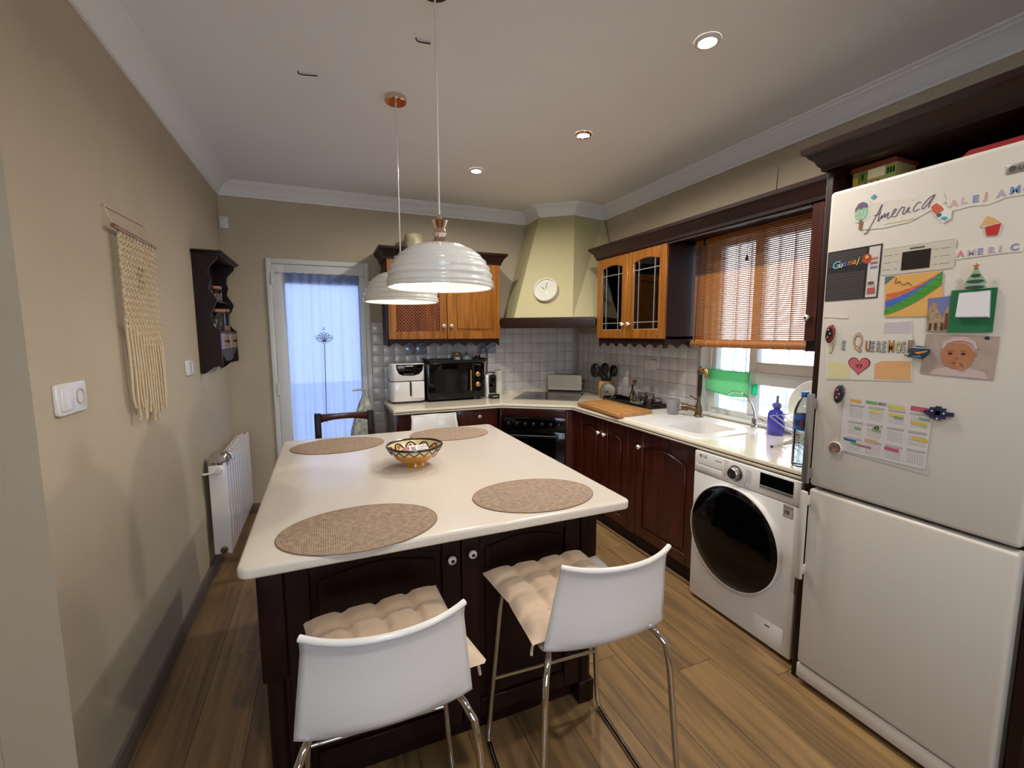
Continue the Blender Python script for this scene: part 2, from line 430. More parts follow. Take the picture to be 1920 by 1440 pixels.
for r in range(9): tile(wb, 'b', (1.144, -.006, .05 + TP * r), 0, .088, TP - .0025)
for r in range(6):
    z = .955 + TP * r
    for c in range(17):
        y = -.01 - TP * (c + .5)
        if y < WY1 + .045: continue
        tile(wr, 'r', (W - .006, y, z), PI / 2, TP - .0025, TP - .0025)

# ------------------------------------------------------------------ glazed door
d = bpy.data.objects.new('door_1', None); COL.objects.link(d); d.location = (.7, 0, 0); struct(d)
MB().box(.303, .34, -.022, .1, 0, 2.103).box(1.058, 1.095, -.022, .1, 0, 2.103).box(.34, 1.058, -.022, .1, 2.064, 2.103).build('door_frame', K['whitep'], d, bevel=.004)
leaf = MB().box(.343, .432, -.012, .05, .012, 2.06).box(1.003, 1.055, -.012, .05, .012, 2.06).box(.432, 1.003, -.012, .05, 1.91, 2.06).box(.432, 1.003, -.012, .05, .012, .2).build('door_leaf', K['whitep'], d, bevel=.004)
MB().box(.432, 1.003, .018, .024, .2, 1.91).build('pane', K['pane'], d)
for z in (1.95, 1.04, .25):
    MB().lathe([(.009, z - .05), (.009, z - .002), (.007, z), (.009, z + .002), (.009, z + .05)], (.341, -.026, 0), 12).build('hinge', K['whitep'], d, smooth=True)
MB().box(1.012, 1.047, -.02, -.012, .9, 1.08).build('handle_plate', K['whitep'], d, bevel=.004)
MB().tube([(1.03, -.012, 1.005), (1.03, -.05, 1.005), (1.015, -.06, 1.005), (.97, -.06, 1.006), (.915, -.06, 1.004)], [.009, .009, .01, .01, .007], 10).build('handle', K['whitep'], d, smooth=True)
for z, nm in ((1.995, 0), (.215, 1)):
    for x in (.39, 1.045): MB().box(x - .006, x + .006, -.03, -.0125, z - .012, z + .012).build('rod_bracket', K['whitep'], d, bevel=.002)
cu = thing('door_curtain', 'sheer white curtain with a lotus motif covering the glass door', 'curtain', (.72, -.03, .15))
def cf(u, v):
    x = .432 + .575 * u + .012 * (1 - v) * math.sin(9 * u); z = 1.995 - (1.995 - .16) * v
    a = .006 + .008 * v
    return (x, -.029 + a * math.sin(u * 46 + 1.5 * math.sin(v * 2)) + .5 * a * math.sin(u * 19 + 2), z)
MB().grid(cf, 110, 24).build('fabric', K['curtain'], cu, smooth=True, ang=180)
MB().tube([(.385, -.03, 1.995), (1.05, -.03, 1.995)], .004, 8).build('rod', K['whitep'], cu, smooth=True)
ink = flat('140E14')
mo = MB(); yq = -.047
def petal(cx, cz, L, wd, ang):
    pts = []
    for i in range(17):
        t = i / 16 * 2 - 1; s_ = abs(t)
        a = (1 - s_) * L; bb = wd * math.sin(PI * (1 - s_)) * (1 if t > 0 else -1)
        pts.append((cx + a * math.sin(ang) + bb * math.cos(ang), yq, cz + a * math.cos(ang) - bb * math.sin(ang)))
    return pts
for a in (-1.15, -.75, -.38, 0, .38, .75, 1.15): mo.tube(petal(.712, 1.43, .085 - .012 * abs(a), .017, a), .0022, 5)
for x, z in ((.645, 1.475), (.648, 1.457), (.779, 1.475), (.776, 1.457), (.702, 1.418), (.722, 1.418), (.712, 1.41), (.712, 1.545), (.706, 1.533), (.718, 1.533)): mo.ball((x, yq, z), .0045, 6, 4)
mo.tube([(.712, yq, 1.408), (.708, yq, 1.2), (.703, yq, .95), (.698, yq, .735)], .003, 5)
mo.build('lotus_motif', ink, cu, smooth=True)
bag = thing('shopping_bag', 'pale floral cloth bag hanging from the glass door handle', 'bag', (1.01, -.09, .55))
def bf(u, v):
    a = 2 * PI * u; w = .018 + .082 * min(1, v * 1.25) ** .8; t = .012 + .03 * math.sin(PI * min(1, v * .9))
    cx = 1.02 - .03 * v
    f = 1 + .12 * math.sin(7 * a) * (1 - .5 * v)
    return (cx + w * f * math.cos(a), -.078 + t * f * math.sin(a), .965 - .40 * v + .008 * math.sin(5 * a) * v)
K['bag'] = M('floral_cloth', 'B9BFB2', rough=.9, var=.55, vscale=26)
MB().grid(bf, 40, 18, wrap=True).build('bag_body', K['bag'], bag, smooth=True, ang=180)
MB().tube(smoothpts([(1.005, -.078, .96), (1.0, -.062, 1.0), (1.005, -.058, 1.021), (1.012, -.06, 1.0), (1.03, -.08, .96)]), .004, 6).build('bag_handle', K['bag'], bag, smooth=True)

# ------------------------------------------------------------------ window with grille, blind and cloths
w = bpy.data.objects.new('window_1', None); COL.objects.link(w); w.location = (W + .1, -2.18, WZ0); struct(w)
X0, X1 = W + .075, W + .135
MB().box(X0, X1, WY0, WY0 + .045, WZ0, WZ1).box(X0, X1, WY1 - .045, WY1, WZ0, WZ1).box(X0, X1, WY0 + .045, WY1 - .045, WZ0, WZ0 + .04).box(X0, X1, WY0 + .045, WY1 - .045, WZ1 - .045, WZ1).build('window_frame', K['whitep'], w, bevel=.004)
MB().box(X0 - .012, X1, -2.115, -2.06, WZ0 + .04, WZ1 - .045).build('mullion', K['whitep'], w, bevel=.004)
MB().box(X0 - .012, X1, WY0 + .045, -2.115, 1.155, 1.30).build('transom', K['whitep'], w, bevel=.006)
MB().box(X0 - .018, X0 - .004, WY0 + .03, -2.08, 1.225, 1.235).build('transom_bead', K['whitep'], w, bevel=.003)
MB().box(X0 - .012, X1, -1.79, -1.755, WZ0 + .04, WZ1 - .045).build('sash_stile', K['whitep'], w, bevel=.004)
MB().box(X0 + .03, X0 + .034, -2.06, -1.79, WZ0 + .04, WZ1 - .045).build('pane', K['pane'], w)
MB().box(X0 + .03, X0 + .034, WY0 + .045, -2.115, WZ0 + .04, 1.155).build('pane', K['pane'], w)
MB().box(X0 + .03, X0 + .034, WY0 + .045, -2.115, 1.30, WZ1 - .045).build('pane', K['pane'], w)
MB().box(W - .004, W + .074, WY0, WY1, WZ0 - .012, WZ0 + .004).build('window_sill', K['whitep'], w, bevel=.003)
MB().box(W - .006, W + .074, WY1 - .012, WY1, WZ0, WZ1).box(W - .006, W + .074, WY0, WY0 + .012, WZ0, WZ1).build('reveal', K['whitep'], w)
gm = M('white_iron', 'D9DCE2', rough=.5)
for i in range(9):
    y = WY1 - .08 - i * .105
    MB().box(W + .235, W + .25, y - .007, y + .007, WZ0 - .05, WZ1 + .05).build('grille_bar', gm, w)
MB().box(W + .232, W + .253, WY0 - .03, WY1 + .03, 1.0, 1.02).build('grille_bar', gm, w)
struct(MB().box(-12, 12, .4, 12, -.2, -.1).box(W + .6, 12, -6.5, .4, -.2, -.1).box(-12, 12, -14, -6.5, -.2, -.1).build('ground_patio', M('pale_concrete', 'C4C6C8', rough=.9, var=.06, vscale=3)))

bl = thing('roll_up_blind', 'honey bamboo slat blind half lowered over the sink window', 'blind', (3.11, -2.2, 1.4))
by0, by1 = -2.70, -1.747
sl = MB().box(-.0016, .0016, by0, by1, -.0040, .0040).build('slat', K['bamboo'], bl, world=True)
nsl = 56
zs0, zs1 = 1.448, 2.078
sl.location = Vector((3.11, 0, zs0)) - bl.location
me_ = sl.data
for v in me_.vertices: v.co = v.co + bl.location
for i in range(1, nsl):
    c = sl.copy(); COL.objects.link(c); c.parent = bl
    c.location = Vector((3.11 + random.uniform(-.0012, .0012), 0, zs0 + (zs1 - zs0) * i / (nsl - 1))) - bl.location
MB().box(3.098, 3.122, by0, by1, 2.083, 2.118).build('head_rail', K['bamboo'], bl, bevel=.003)
MB().lathe([(.0, by0), (.022, by0), (.024, by0 + .01), (.024, by1 - .01), (.022, by1), (0, by1)], (3.106, 0, 1.42), 16, axis='y').build('rolled_slats', K['bamboo'], bl, smooth=True)
st = M('blind_string', '8A4A2C', rough=.9)
for i in range(10):
    y = by1 - .05 - i * .0945
    MB().tube([(3.107, y, 2.09), (3.107, y, 1.44)], .0013, 5).build('string', st, bl)
    MB().tube([(3.106 + .0262 * math.cos(a), y, 1.42 + .0262 * math.sin(a)) for a in [2 * PI * k / 14 for k in range(14)]], .0013, 5, closed=True).build('string_loop', M('pale_string', 'D8C9A0') if 'pale_string' not in bpy.data.materials else bpy.data.materials['pale_string'], bl)
MB().tube([(3.1, -2.165, 2.09), (3.097, -2.165, 1.96)], .0015, 5).lathe([(.003, 1.925), (.010, 1.93), (.011, 1.94), (.003, 1.965)], (3.097, -2.165, 0), 10).build('pull_cord', st, bl, smooth=True)
MB().tube([(3.1, by1 - .045, 2.09), (3.092, by1 - .045, 1.8), (3.082, by1 - .045, 1.40)], .0022, 5).build('side_cord', K['dark'], bl, smooth=True)
for y in (by1 - .08, by0 + .1): MB().box(3.097, 3.125, y - .008, y + .008, 2.075, 2.135).build('bracket', K['black'], bl, bevel=.002)

def cloth(name, label, y0, y1, z0, z1, x, col, group=None, sag=.012):
    def f(u, v):
        y = y0 + (y1 - y0) * u; z = z1 - (z1 - z0) * v - sag * v * math.sin(PI * u * 1.3)
        return (x + .004 * math.sin(u * 9 + 1) * v - .004 * v, y, z)
    o = MB().grid(f, 24, 12).build(name, col, None, smooth=True, ang=180, solid=.003)
    return tag(o, label, 'cloth', group)
K['green'] = sheer('green_cloth', '8FDDA8', transp=.0, transl=.4)
K['teal'] = sheer('turquoise_cloth', '55DDB4', transp=.0, transl=.6)
cloth('cleaning_cloth', 'large green cleaning cloth hung along the window rail behind the tap', -2.09, -1.735, 1.07, 1.235, 3.27, K['green'])
cloth('sponge_cloth', 'small turquoise cloth hanging beside the large green cloth', -2.142, -2.098, 1.088, 1.157, 3.285, K['teal'], sag=0)
rl = MB().tube([(3.285, -1.73, 1.238), (3.285, -2.15, 1.238)], .0025, 6); rl.tube([(3.285, -2.15, 1.238), (3.3, -2.15, 1.238)], .0025, 6).tube([(3.285, -1.73, 1.238), (3.3, -1.73, 1.238)], .0025, 6)
rl.build('cloth_rail', K['whitep'], w, smooth=True)
# ================================================================== cabinets helpers
def knob(parent, T, u, z, r=.0155, d0=.0):
    """round white knob with a dark centre; local y of T points out of the door"""
    b = MB(T)
    b.lathe([(r * .45, d0), (r * .4, d0 + r * .5), (r * .8, d0 + r * .75), (r, d0 + r * 1.2), (r * .85, d0 + r * 1.6), (r * .42, d0 + r * 1.75)], (u, 0, z), 16, axis='y', caps=False)
    b.mat(1).lathe([(r * .42, d0 + r * 1.75), (r * .36, d0 + r * 1.72), (0, d0 + r * 1.7)], (u, 0, z), 16, axis='y', caps=False)
    return b.build('knob', [K['knob'], K['print']], parent, smooth=True, ang=60)
def panel_door(parent, T, u0, u1, z0, z1, mat, pmat=None, st=.065, arch=.03, th=.02, kn=None, panel=True, name='door'):
    b = MB(T)
    b.box(u0, u0 + st, 0, th, z0, z1).box(u1 - st, u1, 0, th, z0, z1).box(u0 + st, u1 - st, 0, th, z0, z0 + st)
    za = z1 - st - arch
    uu0, uu1 = u0 + st, u1 - st; mid = (uu0 + uu1) / 2; hw = (uu1 - uu0) / 2
    top = [(uu1, z1), (uu0, z1), (uu0, za)] + [(mid - hw + 2 * hw * i / 12, za + arch * math.sin(PI * i / 12)) for i in range(1, 12)] + [(uu1, za)]
    b.prism(top, 'y', 0, th)
    dr = b.build(name, mat, parent, bevel=.0025, seg=1)
    if panel:
        p = MB(T); ins = .022
        pol = [(uu0, z0 + st), (uu1, z0 + st), (uu1, za)] + [(mid + hw - 2 * hw * i / 12, za + arch * math.sin(PI * i / 12)) for i in range(1, 12)] + [(uu0, za)]
        p.prism(pol, 'y', .002, .009)
        cx, cz = mid, (z0 + st + za) / 2
        def sh(q): return (cx + (q[0] - cx) * (1 - ins / hw), cz + (q[1] - cz) * (1 - 2 * ins / (za - z0 - st)))
        p.prism([sh(q) for q in pol], 'y', .009, .016)
        p.build('door_panel', pmat or mat, dr, bevel=.003, seg=1)
    if kn: knob(dr, T, kn[0], kn[1], d0=th)
    return dr
def scallop(T, u0, u1, z0, z1, n, d0, d1):
    pts = [(u1, z1), (u0, z1)]
    N = n * 10
    for i in range(N + 1):
        t = i / N; ph = (t * n) % 1.0
        pts.append((u0 + (u1 - u0) * t, z0 + (z1 - z0) * .42 * abs(math.sin(PI * t * n)) ** .8))
    return MB(T).prism(pts, 'y', d0, d1)
CR = [(0, 2.10), (.012, 2.10), (.014, 2.118), (.02, 2.125), (.03, 2.15), (.045, 2.165), (.05, 2.172), (.058, 2.176), (.06, 2.196), (0, 2.196)]
TB = lambda y: frame((0, y, 0), (1, 0), (0, -1))         # faces the camera along -y, u = x
TR = lambda x: frame((x, 0, 0), (0, -1), (-1, 0))        # faces -x, u = -y

# ------------------------------------------------------------------ back wall cupboard
c = thing('wall_cupboard', 'honey wood wall cupboard with lattice door above the microwave', 'cupboard', (1.7, -.17, 1.385))
MB().box(1.2, 2.195, -.335, -.008, 1.45, 2.12).build('body', K['dark'], c, bevel=.002)
MB().sweep([(1.2, -.012), (1.2, -.345), (2.195, -.345), (2.195, -.012)], CR, side=-1).box(1.2, 2.195, -.345, -.012, 2.10, 2.15).build('crown_moulding', K['dark'], c, smooth=True, ang=25)
T = TB(-.337)
dl = panel_door(c, T, 1.206, 1.699, 1.447, 2.10, K['honey'], arch=.028, kn=(1.668, 1.56), panel=False)
panel_door(c, T, 1.704, 2.19, 1.447, 2.10, K['honey'], arch=.028, kn=(1.736, 1.56))
MB(T).box(1.265, 1.64, .002, .004, 1.51, 2.05).build('lattice_back', K['shadow'], dl)
lat = MB(T); a0, a1, b0, b1 = 1.272, 1.633, 1.513, 2.005; sp = .0275
def clipline(cst, sgn):
    pts = []
    for x in (a0, a1):
        z = cst + sgn * x
        if b0 <= z <= b1: pts.append((x, z))
    for z in (b0, b1):
        x = (z - cst) / sgn
        if a0 < x < a1: pts.append((x, z))
    return pts[:2] if len(pts) >= 2 else None
lm = wood('lattice_wood', '6E3615', '8E4E22', rough=.4)
for sgn, dp in ((1, .0075), (-1, .0105)):
    k = -4.5
    while k < 5:
        q = clipline(k, sgn)
        if q and math.dist(*q) > .01:
            (xa, za), (xb, zb) = q; L = math.dist(*q); ux, uz = (xb - xa) / L, (zb - za) / L; nx, nz = -uz * .0052, ux * .0052
            lat.prism([(xa + nx, za + nz), (xb + nx, zb + nz), (xb - nx, zb - nz), (xa - nx, za - nz)], 'y', dp - .003, dp)
        k += sp
lat.build('lattice', lm, dl, kind='stuff')
scallop(T, 1.21, 2.19, 1.385, 1.449, 9, -.018, 0).build('valance', K['dark'], c)
MB().prism([(-.32, 1.449), (-.02, 1.449), (-.02, 1.395), (-.1, 1.41), (-.17, 1.395), (-.24, 1.41), (-.31, 1.387)], 'x', 1.201, 1.216).build('valance_return', K['dark'], c)
pot = thing('ceramic_pot', 'small pale ceramic pot standing on top of the wall cupboard', 'pot', (1.47, -.15, 2.197))
K['potm'] = M('speckled_ceramic', 'B4AB8E', rough=.5, var=.4, vscale=14)
MB().lathe([(0, 2.197), (.06, 2.197), (.085, 2.215), (.088, 2.26), (.08, 2.33), (.062, 2.352), (.05, 2.35), (.045, 2.30), (0, 2.295)], (1.47, -.15, 0), 28).build('pot_body', K['potm'], pot, smooth=True)
MB().lathe([(.0585, 2.1975), (.083, 2.2125), (.0835, 2.225), (.078, 2.222), (.0585, 2.2)], (1.47, -.15, 0), 28, caps=False).build('foot_ring', K['steel'], pot, smooth=True)

# ------------------------------------------------------------------ corner hood
hd = thing('extractor_hood', 'cream plaster corner hood with a dark wooden band', 'extractor hood', (2.8, -.4, 1.54))
bt = [(2.356, -.012), (2.297, -.423), (2.705, -.772), (3.215, -.86), (3.215, -.012)]
tp = [(2.63, -.012), (2.615, -.316), (2.865, -.515), (3.215, -.452), (3.215, -.012)]
MB().add([(x, y, 1.62) for x, y in bt] + [(x, y, 2.6) for x, y in tp], [(4, 3, 2, 1, 0), (5, 6, 7, 8, 9)] + [(i, (i + 1) % 5, 5 + (i + 1) % 5, 5 + i) for i in range(5)]).build('chimney', K['hood'], hd)
hp = [(2.205, -.012), (2.205, -.345), (2.858, -.898), (3.21, -.898), (3.21, -.012)]
MB().prism(hp, 'z', 1.565, 1.622).build('hood_base', K['darkh'], hd)
L_ = Vector((2.858 - 2.205, -.898 + .345)); un = L_.normalized()
T = frame((2.205, -.347, 0), un, (un.y, -un.x))
MB(T).box(0, L_.length, 0, .016, 1.54, 1.634).build('band', K['darkh'], hd, bevel=.003)
MB(T).box(.15, L_.length - .15, -.42, -.05, 1.556, 1.566).build('filter', K['steel'], hd, bevel=.002)
ck = thing('wall_clock', 'round white wall clock on the cream hood', 'clock', (2.5617, -.5474, 1.873))
n = Vector((-.6215, -.7266, .293)).normalized(); u = Vector((.76, -.65, 0)); u = (u - n * u.dot(n)).normalized(); v = n.cross(u)
T = Matrix.Identity(4)
for i in range(3): T[i][0] = u[i]; T[i][1] = v[i]; T[i][2] = n[i]; T[i][3] = (2.5617, -.5474, 1.873)[i] + n[i] * .002
MB(T).lathe([(0, 0), (.1, 0), (.108, .006), (.108, .03), (.1, .036), (.096, .034), (.096, .024), (0, .024)], (0, 0, 0), 40).build('clock_case', K['white'], ck, smooth=True)
MB(T).lathe([(0, .0242), (.095, .0242)], (0, 0, 0), 40, caps=False).build('dial', M('clock_dial', 'C9C7B6', rough=.6), ck)
def hand(L, wd, ang, h, mt):
    b = MB(T @ Matrix.Rotation(ang, 4, 'Z')); b.box(-wd / 2, wd / 2, -.012, L, h, h + .0012); b.build('hand', mt, ck)
hand(.045, .005, R(58), .026, K['print']); hand(.068, .0035, R(-10), .0275, K['print']); hand(.06, .0015, R(-152), .029, K['steel'])
mk = MB(T)
for i in range(12):
    a = i * PI / 6; mk.box(.0, .0, 0, 0, 0, 0) if 0 else mk.prism([(.086 * math.cos(a) - .001, .086 * math.sin(a) - .001), (.086 * math.cos(a) + .001, .086 * math.sin(a) - .001), (.086 * math.cos(a) + .001, .086 * math.sin(a) + .001), (.086 * math.cos(a) - .001, .086 * math.sin(a) + .001)], 'z', .0243, .0249)
mk.build('hour_marks', K['steel'], ck)

# ------------------------------------------------------------------ right wall cupboards and bridge
c = thing('glass_cupboard', 'honey wood cupboard with two leaded glass doors left of the blind', 'cupboard', (3.05, -1.32, 1.39))
y0, y1 = -1.735, -.907
MB().box(2.882, 3.222, y1 - .018, y1, 1.45, 2.12).box(2.882, 3.222, y0, y0 + .018, 1.45, 2.12).box(2.882, 3.222, y0, y1, 1.45, 1.468).box(2.882, 3.222, y0, y1, 2.1, 2.12).box(3.21, 3.222, y0, y1, 1.45, 2.12).box(2.9, 3.21, y0 + .018, y1 - .018, 1.80, 1.815).build('body', K['dark'], c)
pm = thing('window_pelmet', 'dark crown moulding bridging the window from cupboard to fridge', 'moulding', (2.95, -2.0, 2.085))
MB().box(2.862, 2.881, -2.704, y0 - .002, 2.085, 2.12).build('pelmet_board', K['darkh'], pm)
T = TR(2.882)
def glass_door(u0, u1, kn):
    dr = panel_door(c, T, u0, u1, 1.452, 2.098, K['honey'], arch=.022, st=.068, kn=kn, panel=False)
    a0, a1, b0, b1 = u0 + .066, u1 - .066, 1.518, 2.03
    MB(T).box(a0, a1, .006, .010, b0, b1 - .0).build('glass_pane', K['dglass'], dr)
    ll = [(a0 + .003, b0, a0 + .003, b1), (a1 - .003, b0, a1 - .003, b1), (a0 + .055, b0, a0 + .055, b1), (a1 - .055, b0, a1 - .055, b1)]
    for q in ll: MB(T).box(q[0] - .0028, q[0] + .0028, .009, .0125, q[1], q[3]).build('lead_strip', K['lead'], dr)
    for z in (b0 + .003, b0 + .055, b1 - .075): MB(T).box(a0, a1, .009, .0118, z - .0028, z + .0028).build('lead_strip', K['lead'], dr)
    return dr
glass_door(.909, 1.314, (1.243 + .035, 1.562)); glass_door(1.318, 1.733, (1.352, 1.562))
scallop(T, .92, 1.733, 1.387, 1.451, 7, -.018, 0).build('valance', K['dark'], c)
scallop(TB(-1.7345), 2.87, 3.215, 1.387, 1.451, 3, -.016, 0).build('valance_return', K['dark'], c)
MB().sweep([(3.215, y1 - .001), (2.864, y1 - .001), (2.864, -2.97)], CR, side=-1).box(2.864, 3.222, -2.97, y1, 2.122, 2.135).build('crown_moulding', K['darkh'], pm, smooth=True, ang=25)
MB().box(2.882, 3.222, -2.704, y0 - .002, 2.1205, 2.1219).build('bridge_board', K['darkh'], pm)
MB().prism([(.906, 1.99), (.85, 2.02), (.85, 2.03), (.906, 2.03)], 'y', -.02, .0).build('side_bracket', K['honey'], c) if 0 else None
pl = []
for i in range(4):
    o = MB().lathe([(0, 0), (.055, 0), (.09, .012), (.095, .014), (.09, .017), (.054, .006), (0, .006)], (3.04, -1.13, 1.4682 + .0105 * i), 28).build('dinner_plate', K['knob'], None, smooth=True)
    tag(o, ('bottom', 'second lowest', 'second highest', 'topmost')[i] + ' white plate of the stack behind the left leaded glass door', 'plate', 'plates in the glass cupboard'); pl.append(o)
vz = MB().lathe([(0, 0), (.05, 0), (.075, .04), (.08, .10), (.065, .15), (.06, .17), (.055, .165), (.058, .15), (.07, .1), (0, .02)], (3.03, -1.5, 1.8152), 24).build('green_jar', M('green_glaze', '2E7A53', rough=.25), None, smooth=True)
tag(vz, 'dark green glazed jar behind the right leaded glass door', 'jar')
vz = MB().lathe([(0, 0), (.06, 0), (.062, .09), (.055, .11), (.05, .105), (.055, .02), (0, .015)], (3.04, -1.2, 1.8152), 24).build('pale_bowl', M('pale_green_glaze', '9DB08F', rough=.3), None, smooth=True)
tag(vz, 'pale green pot inside the left leaded glass door', 'pot')
bx = MB().box(2.98, 3.15, -1.63, -1.42, 1.4682, 1.52).build('storage_tin', flat('5B7068'), None, bevel=.004); tag(bx, 'grey green tin low behind the right leaded glass door', 'tin')

c = thing('narrow_cupboard', 'narrow brown cupboard between the blind and the fridge', 'cupboard', (3.03, -2.84, 1.43))
MB().box(2.882, 3.222, -2.97, -2.706, 1.40, 2.12).build('body', K['dark'], c, bevel=.002)
panel_door(c, T, 2.707, 2.969, 1.452, 2.098, K['mahog'], arch=.0, st=.055, kn=(2.724, 1.562))

h = thing('fridge_housing', 'dark wooden surround with crown moulding around the fridge', 'housing', (2.85, -3.3, 0))
MB().box(2.535, 3.222, -3.003, -2.977, 0, 2.12).build('side_panel', K['dark'], h, bevel=.002)
MB().box(2.535, 3.222, -3.66, -3.632, 0, 2.12).build('side_panel', K['dark'], h, bevel=.002)
MB().box(2.535, 3.222, -3.66, -2.977, 2.1205, 2.14).build('top_board', K['darkh'], h)
MB().box(3.2, 3.222, -3.63, -3.005, 1.2, 2.12).build('back_board', K['dark'], h)
CF = [(0, 2.112), (.012, 2.112), (.014, 2.125), (.022, 2.132), (.03, 2.15), (.045, 2.165), (.05, 2.175), (.062, 2.18), (.066, 2.2), (0, 2.2)]
MB().sweep([(2.80, -2.9755), (2.533, -2.9755), (2.533, -3.66)], CF, side=-1).build('crown_moulding', K['darkh'], h, smooth=True, ang=25)

# ------------------------------------------------------------------ base cabinets
b = thing('base_cabinet', 'mahogany base cabinet with a door at the left end of the back counter', 'cabinet', (1.46, -.3, 0))
MB().box(1.21, 1.705, -.58, -.012, .1, .863).build('body', K['mahog'], b, bevel=.002)
T = TB(-.581)
panel_door(b, T, 1.225, 1.7, .115, .845, K['mahog'], arch=.03, kn=(1.66, .74))
MB().box(1.22, 1.705, -.53, -.02, 0, .1).build('plinth', K['dark'], b)
b = thing('drawer_cabinet', 'mahogany drawer cabinet left of the corner oven', 'cabinet', (1.91, -.3, 0))
MB().box(1.708, 2.075, -.58, -.012, .1, .863).build('body', K['mahog'], b, bevel=.002)
for z0, z1 in ((.69, .85), (.41, .68), (.115, .40)):
    q = MB(T).box(1.714, 2.07, 0, .018, z0, z1).build('drawer', K['mahog'], b, bevel=.004)
    knob(q, T, 1.9, (z0 + z1) / 2 + (.02 if z0 > .6 else 0), d0=.018)
MB().box(1.708, 2.07, -.53, -.02, 0, .1).build('plinth', K['dark'], b)
A = Vector((2.085, -.605)); B = Vector((2.575, -.935)); un = (B - A).normalized(); Lo = (B - A).length
TO = frame((A.x, A.y, 0), un, (un.y, -un.x))
b = thing('corner_cabinet', 'mahogany corner cabinet housing the black oven', 'cabinet', (2.6, -.5, 0))
ins = un * .016; nn = Vector((-un.y, un.x))
pc = [(2.09, -.012), tuple(A + nn * .03 + ins * .5), tuple(B + nn * .03 - ins * .5), (3.2, -.955), (3.2, -.012)]
MB().prism(pc, 'z', .1, .11).build('floor_board', K['dark'], b)
MB(TO).box(.0, .018, -.03, 0, .1, .863).box(Lo - .018, Lo, -.03, 0, .1, .863).box(.018, Lo - .018, -.03, 0, .787, .863).box(.018, Lo - .018, -.03, 0, .1, .13).build('front_frame', K['mahog'], b, bevel=.002)
MB(TO).box(.02, Lo - .02, -.08, -.06, 0, .1).build('plinth', K['dark'], b)
MB().prism([(2.572, -.934), (2.6115, -.9585), (2.634, -.9585), (2.634, -.90), (2.60, -.90)], 'z', .1, .863).build('corner_filler', K['mahog'], b)
ov = thing('built_in_oven', 'black built-in oven with a row of control knobs under the hob', 'oven', (2.35, -.77, .13))
MB(TO).box(.02, Lo - .02, -.45, -.002, .132, .785).build('body', K['black'], ov)
MB(TO).box(.02, Lo - .02, 0, .022, .665, .785).build('control_panel', K['gloss_black'], ov, bevel=.003)
MB(TO).box(.02, Lo - .02, 0, .024, .135, .66).build('oven_door', K['gloss_black'], ov, bevel=.004)
MB(TO).tube([(.08, .05, .625), (Lo - .08, .05, .625)], .009, 10).tube([(.1, .02, .625), (.1, .05, .625)], .007, 8).tube([(Lo - .1, .02, .625), (Lo - .1, .05, .625)], .007, 8).build('door_handle', K['black'], ov, smooth=True)
for i in range(7):
    uu = .085 + i * .073
    MB(TO).lathe([(.017, .022), (.016, .04), (.013, .043), (0, .043)], (uu, 0, .722), 16, axis='y').build('control_knob', K['black'], ov, smooth=True)
    MB(TO).ball((uu, .043, .728), .003, 6, 4).build('knob_mark', K['chrome'], ov)
MB(TO).box(.05, .14, .0222, .0228, .745, .775).build('clock_display', flat('1B1F22', .1), ov)

T = TR(2.632)
b = thing('double_base_cabinet', 'mahogany base cabinet with two doors right of the oven', 'cabinet', (2.9, -1.35, 0))
MB().box(2.634, 3.2, -1.704, -.96, .12, .863).build('body', K['mahog'], b, bevel=.002)
panel_door(b, T, 1.036, 1.389, .125, .848, K['mahog'], arch=.03, kn=(1.352, .74)); panel_door(b, T, 1.393, 1.700, .125, .848, K['mahog'], arch=.03, kn=(1.426, .74))
MB().box(2.612, 2.633, -1.033, -.96, .12, .863).build('filler_strip', K['mahog'], b)
MB().box(2.66, 2.68, -1.704, -.99, 0, .118).build('plinth', K['dark'], b)
b = thing('sink_cabinet', 'mahogany sink cabinet with one arched door beside the washing machine', 'cabinet', (2.9, -2.0, 0))
MB().box(2.634, 3.2, -2.318, -1.706, .12, .70).box(2.634, 2.65, -2.318, -1.706, .70, .863).box(2.634, 3.2, -2.318, -2.302, .70, .863).build('body', K['mahog'], b)
panel_door(b, T, 1.79, 2.316, .125, .848, K['mahog'], arch=.045, kn=(1.85 - .022, .742))
MB().box(2.612, 2.633, -1.786, -1.707, .12, .863).build('filler_strip', K['mahog'], b)
MB().box(2.66, 2.68, -2.318, -1.706, 0, .118).build('plinth', K['dark'], b)
ft = MB().box(2.642, 2.659, -2.318, -.99, 0, .016).build('floor_strip', M('light_beading', 'A98A66', rough=.5), None, bevel=.003); tag(ft, 'thin pale wooden beading along the cabinet plinth on the floor', 'beading')

# ------------------------------------------------------------------ worktop with sink
wt = thing('kitchen_worktop', 'cream laminate worktop running round the corner under the window', 'worktop', (2.6, -1.0, .865))
hx0, hx1, hy0, hy1 = 2.69, 3.05, -2.245, -1.935
z0, z1 = .866, H
q = MB()
q.box(1.195, 2.08, -.635, -.009, z0, z1)
q.prism([(2.08, -.635), (2.595, -.978), (3.222, -.978), (3.222, -.009), (2.08, -.009)], 'z', z0, z1)
q.box(2.595, 3.222, hy1, -.978, z0, z1); q.box(2.595, hx0, hy0, hy1, z0, z1); q.box(hx1, 3.222, hy0, hy1, z0, z1); q.box(2.595, 3.222, -2.973, hy0, z0, z1)
q.build('slab', K['counter'], wt)
nose = [(0, .8955), (.005, .8955), (.010, .892), (.012, .886), (.012, .878), (.008, .875), (.008, .872), (.012, .869), (.012, .863), (.008, .858), (0, .858)]
MB().sweep([(1.194, -.009), (1.194, -.636), (2.0795, -.636), (2.594, -.979), (2.594, -2.973)], nose, side=-1).build('edge_nosing', K['counter'], wt, smooth=True, ang=30)
